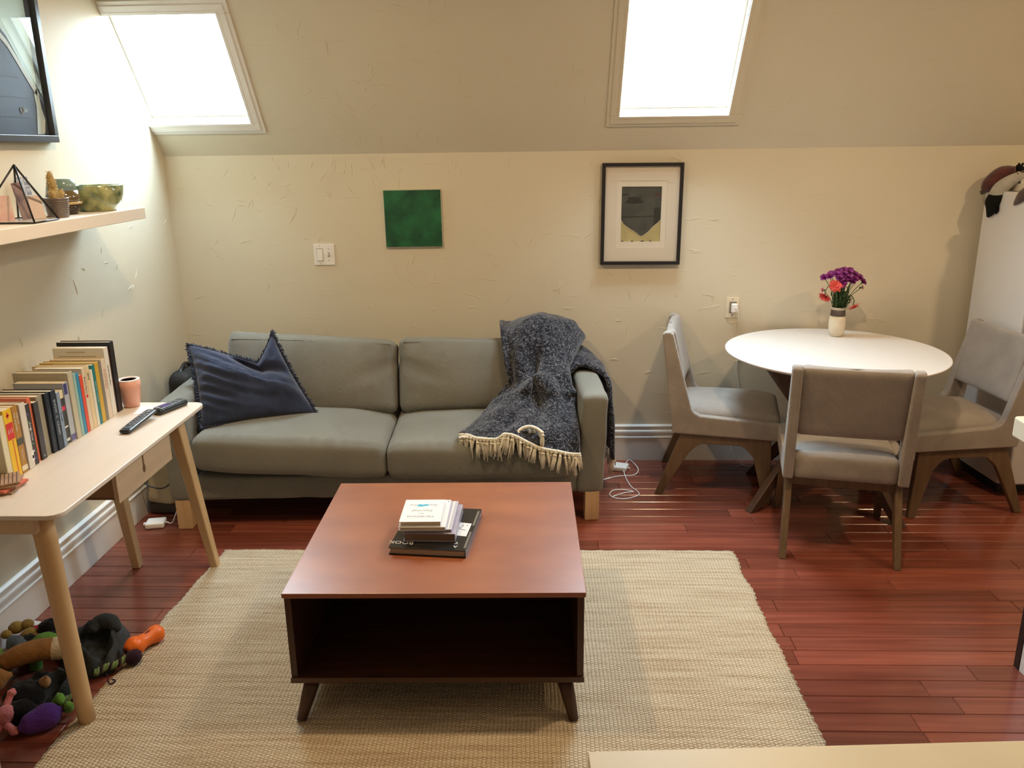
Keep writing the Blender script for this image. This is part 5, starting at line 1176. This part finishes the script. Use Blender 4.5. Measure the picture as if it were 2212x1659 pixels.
for x_ in (-0.15, 0.15):
    for y_ in (-0.15, 0.15): MB().tube([(x_, y_, 0.05), (x_, y_, 0.0125)], [0.018, 0.014], 12).build('foot', M_walz, ot, True)

# ------------------------------------------------------------------ chargers, cables and bag around the sofa
def charger(label, loc, rz, w=0.085, d=0.075, h=0.028):
    t = thing('laptop_charger', label, 'charger', loc, rz)
    m = softbox(w, d, h, 0.008, (10, 10, 5)); m.v = [(v[0], v[1], v[2]+h/2) for v in m.v]; m.build('body', M_white, t, True)
    MB().box((-w/2-0.012, -0.008, h*0.35), (-w/2+0.004, 0.008, h*0.65)).build('cable_tab', M_white, t)
    MB().tube([(w/2-0.002, 0, h/2), (w/2+0.014, 0, h/2)], [0.0045, 0.003], 8).build('strain_relief', M_white, t, True)
    return t
charger('white square laptop charger on floor right of the sofa', (0.437, 4.185, 0), math.radians(-18))
c1 = spline([(0.375, 4.06, 0.004), (0.335, 4.03, 0.0035), (0.42, 4.08, 0.0035), (0.505, 4.098, 0.004), (0.53, 4.14, 0.02), (0.515, 4.26, 0.012), (0.497, 4.31, 0.006), (0.476, 4.255, 0.006), (0.468, 4.215, 0.012)], 8)
setp(MB().tube(c1, 0.0026, 6).build('power_cord', M_white, None, True), 'white cord bent around the charger right of the sofa', 'cord')
c2 = spline([(0.452, 4.135, 0.012), (0.455, 4.085, 0.004), (0.462, 4.00, 0.003), (0.475, 3.93, 0.003), (0.495, 3.885, 0.0035), (0.497, 3.835, 0.003), (0.43, 3.790, 0.003), (0.375, 3.80, 0.003), (0.352, 3.83, 0.008), (0.375, 3.875, 0.012), (0.43, 3.895, 0.006), (0.475, 3.872, 0.006), (0.44, 3.865, 0.004), (0.39, 3.835, 0.003), (0.368, 3.815, 0.004)], 8)
setp(MB().tube(c2, 0.0026, 6).build('charger_cable', M_white, None, True), 'white looped charging cable on the floor beside the sofa leg', 'cable')
charger('white square laptop charger on floor by left sofa leg', (-1.800, 3.485, 0), math.radians(12))
c3 = spline([(-1.752, 3.495, 0.014), (-1.73, 3.50, 0.010), (-1.722, 3.54, 0.045), (-1.726, 3.60, 0.075), (-1.75, 3.66, 0.09)], 8)
setp(MB().tube(c3, 0.0026, 6).build('charger_cable', M_white, None, True), 'white cable rising from the charger by left sofa leg', 'cable')
# tote bag squeezed between wall and sofa
bag = thing('storage_bag', 'slouchy beige canvas bag between left wall and sofa', 'bag', (-1.815, 3.72, 0))
def bagf(p, u, v, q):
    s_ = lerp(1.0, 0.62, (q+1)/2); p.x *= s_; p.y *= lerp(1, 0.8, (q+1)/2)
    p += Vector((0.012*nz(p, 9, 1), 0.016*nz(p, 8, 4), 0.016*nz(p, 8, 7))); p.z += 0.02*u*(q > 0); return p
m = softbox(0.17, 0.26, 0.235, 0.035, (16, 18, 14), bagf); m.v = [(v[0], v[1], v[2]+0.178) for v in m.v]; m.build('bag_body', mat('beige_canvas', (0.52, 0.45, 0.30), 0.9, vary=0.2, vscale=6, bump=0.3, bscale=120), bag, True)
m = softbox(0.13, 0.21, 0.055, 0.02, (12, 12, 6), lambda p, u, v, q: p+Vector((0.01*nz(p, 14, 2), 0.012*nz(p, 12, 5), 0.03*nz(p, 11, 3)+0.02*u*(-1)))); m.v = [(v[0]+0.0, v[1]-0.01, v[2]+0.290) for v in m.v]; m.build('plastic_liner', mat('pale_plastic', (0.62, 0.64, 0.68), 0.3), bag, True)
m = softbox(0.15, 0.22, 0.062, 0.02, (10, 10, 5)); m.v = [(v[0], v[1], v[2]+0.032) for v in m.v]; m.build('bag_base', mat('dark_base_cloth', (0.09, 0.085, 0.07), 0.9), bag, True)
c4 = spline([(-1.885, 3.61, 0.36), (-1.893, 3.575, 0.25), (-1.865, 3.562, 0.185), (-1.81, 3.558, 0.160), (-1.765, 3.560, 0.166), (-1.745, 3.60, 0.19)], 8)
setp(MB().tube(c4, 0.0035, 6).build('black_cable', M_black, None, True), 'black cable hanging across the beige bag', 'cable')
c5 = spline([(-1.88, 3.83, 0.40), (-1.83, 3.78, 0.385), (-1.775, 3.76, 0.375), (-1.745, 3.78, 0.33)], 8)
setp(MB().tube(c5, 0.003, 6).build('grey_cable', mat('cable_grey', (0.45, 0.43, 0.38), 0.5), None, True), 'grey cable arching above the beige bag', 'cable')
# dark rounded object behind the left arm (rucksack top)
rk = thing('rucksack', 'black rucksack standing behind the left sofa arm', 'bag', (-1.835, 4.10, 0))
def rkf(p, u, v, q):
    p.x += 0.01*nz(p, 8, 1); return p
m = softbox(0.135, 0.25, 0.60, 0.06, (12, 14, 18), rkf); m.v = [(v[0], v[1], v[2]+0.305) for v in m.v]; m.build('pack_body', mat('black_nylon', (0.014, 0.014, 0.016), 0.7, bump=0.2, bscale=90), rk, True)
MB().tube(spline([(0.05, -0.128, 0.12), (0.02, -0.150, 0.3), (0.0, -0.10, 0.56), (-0.01, 0.0, 0.625), (0, 0.06, 0.602)], 6), 0.010, 8).build('strap', M_black, rk, True)

# ------------------------------------------------------------------ dog toys under the desk
def plush(col, nm, v=0.2): return mat(nm, col, 0.95, vary=v, vscale=25, sheen=0.12, spec=0.1, bump=0.7, bscale=220, bdist=0.006)
def lathe_path(name, p0, p1, rad, m, par, seg=20, bend=None, n=24):
    p0, p1 = Vector(p0), Vector(p1); pts = []
    for i in range(n+1):
        f_ = i/n; p = p0.lerp(p1, f_)
        if bend: p += Vector(bend)*math.sin(f_*PI)
        pts.append(p)
    rr = [cr([Vector((r_, 0, 0)) for r_ in rad], i/n*(len(rad)-1)).x for i in range(n+1)]
    q = MB(); q.tube(pts, rr, seg); return q.build(name, m, par, True)
# orange treat toy
t = thing('orange_rubber_toy', 'orange peanut-shaped rubber dog toy on the rug edge', 'dog toy', (-1.385, 2.490, 0.012)); M_or = mat('orange_rubber', (0.80, 0.155, 0.012), 0.42)
lathe_path('body', (-0.033, -0.068, 0.033), (0.034, 0.072, 0.030), [0.019, 0.033, 0.035, 0.0275, 0.025, 0.027, 0.032, 0.028, 0.005], M_or, t)
ax = Vector((0.067, 0.14, -0.003)).normalized()
q = MB(); cpt = Vector((0.011, 0.022, 0.0545)); sd = ax.cross(Vector((0.28, -0.1, 1))).normalized(); nn_ = sd.cross(ax)
q.ball((0, 0, 0), (1, 1, 1), 16, 8); q.v = [tuple(cpt + ax*(v[0]*0.026) + sd*(v[1]*0.0065) + nn_*(v[2]*0.004)) for v in q.v]; q.build('slot', mat('orange_slot', (0.16, 0.03, 0.004), 0.7), t, True)
q = MB(); q.ball((0, 0, 0), (1, 1, 1), 16, 8); c_ = Vector((-0.034, -0.071, 0.033)); q.v = [tuple(c_ + ax*(v[0]*0.003) + sd*(v[1]*0.013) + nn_*(v[2]*0.013)) for v in q.v]; q.build('end_hole', mat('orange_hole', (0.10, 0.02, 0.004), 0.7), t, True)
# grey knitted garment, crumpled
Mg = mat('grey_knit', (0.060, 0.066, 0.066), 0.95, vary=0.25, vscale=12, sheen=0.08, spec=0.1, bump=0.9, bscale=170, bstretch=(1, 3, 1), bdist=0.008)
def crumple(name, label, outline, hgt, m, seed, cat='cloth', n=60):
    """cloth lump: star-shaped outline (x, y) about its centre, folded height"""
    cx = sum(p[0] for p in outline)/len(outline); cy = sum(p[1] for p in outline)/len(outline); K = len(outline)
    t = thing(name, label, cat, (cx, cy, 0))
    def rad(a):
        best = None; d = Vector((math.cos(a), math.sin(a)))
        for i in range(K):
            p = Vector((outline[i][0]-cx, outline[i][1]-cy)); q_ = Vector((outline[(i+1) % K][0]-cx, outline[(i+1) % K][1]-cy)); e = q_-p
            den = d.x*e.y-d.y*e.x
            if abs(den) < 1e-9: continue
            tt = (p.x*e.y-p.y*e.x)/den; ss = (p.x*d.y-p.y*d.x)/den
            if tt > 0 and -0.001 <= ss <= 1.001: best = tt if best is None else max(best, tt)
        return best or 0.02
    R_ = [rad(2*PI*k/n) for k in range(n)]; vs = []; rings = 26; fs = []
    for i in range(rings+1):
        f_ = i/rings
        for k in range(n):
            a = 2*PI*k/n; r_ = R_[k]*f_; x, y_ = r_*math.cos(a), r_*math.sin(a)
            ridge = abs(mnoise.noise(Vector((x*13+seed, y_*13, seed*0.7))))
            ridge2 = abs(mnoise.noise(Vector((x*26+seed*2, y_*20, 3.1))))
            h = hgt*(0.35+0.75*max(0.0, 1-ridge*2.4)**2+0.20*max(0.0, 1-2*ridge2))*min(1, (1-f_)*4.5+0.10)
            vs.append(Vector((x+0.006*nz((x*30, y_*30, 0)), y_+0.006*nz((x*30, y_*30, 5)), max(h, 0.004))))
    fs = [(i*n+k, i*n+(k+1) % n, (i+1)*n+(k+1) % n, (i+1)*n+k) for i in range(rings) for k in range(n)]
    b0 = len(vs); vs += [Vector((v.x, v.y, 0.001)) for v in vs[rings*n:rings*n+n]]
    fs += [(rings*n+k, rings*n+(k+1) % n, b0+(k+1) % n, b0+k) for k in range(n)]
    q = MB(); q.add(vs, fs); o = q.build('cloth', m, t, True, weld=True); sm_ = o.modifiers.new('soften', 'SMOOTH'); sm_.factor = 0.5; sm_.iterations = 3; return t
cr1 = crumple('knitted_garment', 'crumpled charcoal knitted garment on the floor under the desk', [(-1.49, 2.60), (-1.60, 2.645), (-1.66, 2.56), (-1.655, 2.42), (-1.60, 2.335), (-1.50, 2.325), (-1.435, 2.36), (-1.455, 2.45), (-1.475, 2.54)], 0.085, Mg, 1.0)
crumple('knitted_garment', 'flat dark grey knitted garment beneath the fox plush', [(-1.50, 2.285), (-1.56, 2.345), (-1.66, 2.33), (-1.70, 2.25), (-1.65, 2.165), (-1.57, 2.165), (-1.50, 2.215)], 0.055, mat('dark_knit', (0.034, 0.040, 0.043), 0.95, vary=0.3, vscale=12, sheen=0.08, spec=0.1, bump=0.9, bscale=170, bstretch=(1, 3, 1), bdist=0.008), 4.0)
# rolled cuff inside the garment
stroke('rolled_cuff', [(0.06, 0.02, 0.085), (0.03, 0.045, 0.10), (-0.01, 0.04, 0.10), (-0.02, 0.0, 0.09)], [0.016, 0.026, 0.026, 0.014], Mg, cr1)
# fox plush: brown limbs, cream tail tip
fx = thing('fox_plush', 'tan fox plush with a cream tail tip under the desk', 'dog toy', (-1.70, 2.28, 0))
Mfx = plush((0.34, 0.155, 0.045), 'fox_fur'); Mfc = plush((0.72, 0.58, 0.36), 'cream_fur')
lathe_path('tail', (-0.055, 0.005, 0.09), (0.075, 0.075, 0.10), [0.028, 0.034, 0.036, 0.037, 0.036], Mfx, fx, bend=(0, 0, 0.012))
lathe_path('tail_tip', (0.070, 0.072, 0.10), (0.150, 0.105, 0.092), [0.0365, 0.038, 0.036, 0.030, 0.006], Mfc, fx)
lathe_path('body', (-0.16, -0.13, 0.06), (0.005, -0.045, 0.085), [0.045, 0.052, 0.050, 0.046, 0.038, 0.006], Mfx, fx)
lathe_path('leg', (-0.13, -0.155, 0.045), (-0.02, -0.115, 0.05), [0.030, 0.034, 0.032, 0.024, 0.004], Mfc, fx)
# black plush with a tan ear
bk = thing('black_plush', 'black furry plush toy in front of the fox plush', 'dog toy', (-1.615, 2.165, 0)); Mbk = plush((0.010, 0.009, 0.009), 'black_fur')
MB().ball((0, 0, 0.052), (0.062, 0.055, 0.052), 22, 14, lambda d: 1+0.14*nz(d, 3.5, 2)).build('body', Mbk, bk, True)
MB().ball((0.02, -0.058, 0.040), (0.045, 0.042, 0.040), 18, 12, lambda d: 1+0.14*nz(d, 3.5, 5)).build('head', Mbk, bk, True)
lathe_path('ear', (0.045, 0.035, 0.075), (0.066, 0.02, 0.115), [0.016, 0.017, 0.010, 0.002], plush((0.42, 0.24, 0.12), 'tan_fur'), bk)
# purple aubergine plush with leaves
ep = thing('aubergine_plush', 'purple aubergine plush with green leaves on the floor', 'dog toy', (-1.505, 2.095, 0))
lathe_path('body', (-0.062, -0.052, 0.030), (0.030, 0.032, 0.040), [0.006, 0.026, 0.033, 0.036, 0.039, 0.038, 0.028, 0.006], plush((0.125, 0.040, 0.25), 'purple_fur'), ep)
Mgl = plush((0.13, 0.30, 0.05), 'green_fur')
for a, b in (((0.030, 0.030, 0.060), (0.000, 0.065, 0.072)), ((0.034, 0.032, 0.045), (0.060, 0.042, 0.050)), ((0.030, 0.034, 0.030), (0.045, 0.066, 0.028)), ((0.02, 0.04, 0.05), (-0.02, 0.062, 0.045))): lathe_path('leaf', a, b, [0.006, 0.014, 0.013, 0.002], Mgl, ep, 12, n=10)
# pink pig plush
pk = thing('pink_plush', 'pink long-limbed plush toy at the lower left border', 'dog toy', (-1.615, 2.075, 0)); Mpk = plush((0.72, 0.24, 0.24), 'pink_fur', 0.1)
lathe_path('body', (-0.020, 0.030, 0.065), (0.006, -0.022, 0.040), [0.012, 0.026, 0.030, 0.028, 0.010], Mpk, pk)
for a, b in (((-0.018, 0.03, 0.07), (-0.010, 0.062, 0.105)), ((0.010, 0.004, 0.045), (0.062, 0.028, 0.045)), ((0.008, -0.020, 0.035), (0.050, -0.040, 0.022)), ((-0.01, -0.02, 0.03), (-0.02, -0.06, 0.02))): lathe_path('limb', a, b, [0.012, 0.011, 0.011, 0.014, 0.004], Mpk, pk, 12)
# mustard, green, striped and red pieces at the back of the heap
t = thing('mustard_plush', 'mustard-yellow lobed plush toy against the baseboard', 'dog toy', (-1.815, 2.47, 0)); Mmu = plush((0.30, 0.185, 0.045), 'mustard_fur')
for c_, r_ in (((-0.03, 0.03, 0.085), 0.026), ((0.0, 0.045, 0.088), 0.022), ((0.035, 0.0, 0.075), 0.030), ((0.062, -0.015, 0.066), 0.026), ((-0.045, -0.005, 0.08), 0.018)): MB().ball(c_, (r_, r_, r_*0.8), 14, 9, lambda d: 1+0.1*nz(d, 4, 1)).build('lobe', Mmu, t, True)
lathe_path('body', (-0.03, 0.01, 0.035), (0.06, -0.02, 0.035), [0.02, 0.035, 0.036, 0.02], Mmu, t)
t = thing('black_rope_toy', 'black fluffy toy at the back of the toy heap', 'dog toy', (-1.725, 2.455, 0))
for c_, r_ in (((-0.03, -0.035, 0.055), 0.050), ((0.0, 0.045, 0.08), 0.038), ((0.02, 0.005, 0.05), 0.045), ((0.05, 0.05, 0.05), 0.036)): MB().ball(c_, (r_, r_, r_*0.95), 18, 12, lambda d: 1+0.2*nz(d, 5, 3)).build('tuft', Mbk, t, True)
t = thing('green_plush', 'two-lobed lime green plush at the left border of the heap', 'dog toy', (-1.800, 2.345, 0))
for c_, r_ in (((-0.045, 0.005, 0.060), 0.045), ((0.012, -0.010, 0.058), 0.038), ((-0.02, -0.05, 0.04), 0.034)): MB().ball(c_, (r_, r_, r_*0.9), 16, 10, lambda d: 1+0.06*nz(d, 4, 6)).build('lobe', plush((0.16, 0.23, 0.04), 'olive_fur'), t, True)
t = thing('striped_sock', 'slate-blue striped sock stuffed into the toy heap', 'sock', (-1.785, 2.395, 0)); 
lathe_path('sock', (-0.03, 0.03, 0.085), (0.045, -0.025, 0.075), [0.018, 0.028, 0.030, 0.030, 0.022], mat('slate_knit', (0.095, 0.115, 0.135), 0.95, vary=0.3, vscale=60, stretch=(1, 1, 1)), t)
t = thing('green_leaf_plush', 'bright green leaf-shaped plush behind the fox tail', 'dog toy', (-1.690, 2.400, 0))
lathe_path('leaf', (-0.045, -0.02, 0.075), (0.045, 0.025, 0.105), [0.006, 0.026, 0.033, 0.026, 0.005], Mgl, t); lathe_path('stalk', (-0.03, -0.015, 0.0), (-0.02, -0.01, 0.08), [0.02, 0.02, 0.02], Mgl, t)
t = thing('red_tug_toy', 'red tug toy with a white tab beside the baseboard', 'dog toy', (-1.765, 2.515, 0)); 
lathe_path('body', (-0.06, -0.005, 0.045), (0.045, 0.02, 0.05), [0.016, 0.030, 0.032, 0.028, 0.010], plush((0.42, 0.020, 0.030), 'red_fur'), t); q = MB(); q.prism([(-0.052, 0.02), (-0.02, 0.02), (-0.03, 0.045), (-0.055, 0.05)], 0.065, 0.072); q.build('tab', M_white, t)
# braided rope toys
def rope(label, pts, m1, m2, knot):
    base = pts[0]; t = thing('rope_toy', label, 'dog toy', (base[0], base[1], 0)); P = [Vector((p[0]-base[0], p[1]-base[1], p[2])) for p in pts]; S = spline(P, 14); L = len(S)
    for k, mm in enumerate((m1, m2, m1)):
        pth = []
        for i, p in enumerate(S):
            tg = (S[min(i+1, L-1)]-S[max(i-1, 0)]).normalized(); s_ = tg.cross(Vector((0, 0, 1))).normalized(); u_ = s_.cross(tg); a = i*0.55+k*2.09
            pth.append(p + (s_*math.cos(a)+u_*math.sin(a))*0.0065)
        MB().tube(pth, 0.0062, 7).build('strand', mm, t, True)
    MB().ball(Vector((knot[0]-base[0], knot[1]-base[1], knot[2])), (0.027, 0.030, 0.024), 18, 12, lambda d: 1+0.16*nz(d, 6, 2)).build('knot', Mdp, t, True)
    return t
Mdp = plush((0.030, 0.010, 0.022), 'plum_yarn'); Mgy = plush((0.18, 0.26, 0.09), 'lime_yarn')
rope('green and plum braided rope toy next to the orange toy', [(-1.478, 2.318, 0.030), (-1.455, 2.345, 0.034), (-1.428, 2.365, 0.032), (-1.408, 2.395, 0.036)], Mgy, Mdp, (-1.385, 2.402, 0.036))
rope('green and plum braided rope toy behind the aubergine plush', [(-1.555, 2.130, 0.020), (-1.525, 2.165, 0.026), (-1.495, 2.195, 0.026), (-1.468, 2.232, 0.030)], Mgy, Mdp, (-1.560, 2.125, 0.024))
c6 = spline([(-1.440, 2.325, 0.022), (-1.425, 2.300, 0.016), (-1.410, 2.285, 0.014), (-1.400, 2.300, 0.015), (-1.418, 2.310, 0.015)], 6)
setp(MB().tube(c6, 0.0022, 5).build('loose_thread', Mdp, None, True), 'plum loose thread curling from the rope toy onto the rug', 'thread')
# small plush left under the sofa
t = thing('small_plush', 'small pale plush lost in the dark under the sofa', 'dog toy', (-0.93, 3.86, 0))
MB().ball((0, 0, 0.032), (0.03, 0.03, 0.032), 14, 9).build('body', Mfc, t, True); MB().ball((0.0, -0.01, 0.078), (0.02, 0.02, 0.022), 12, 8).build('head', Mfc, t, True)
for s_ in (-1, 1): MB().ball((s_*0.028, -0.015, 0.018), (0.014, 0.018, 0.014), 10, 6).build('paw', Mfc, t, True)
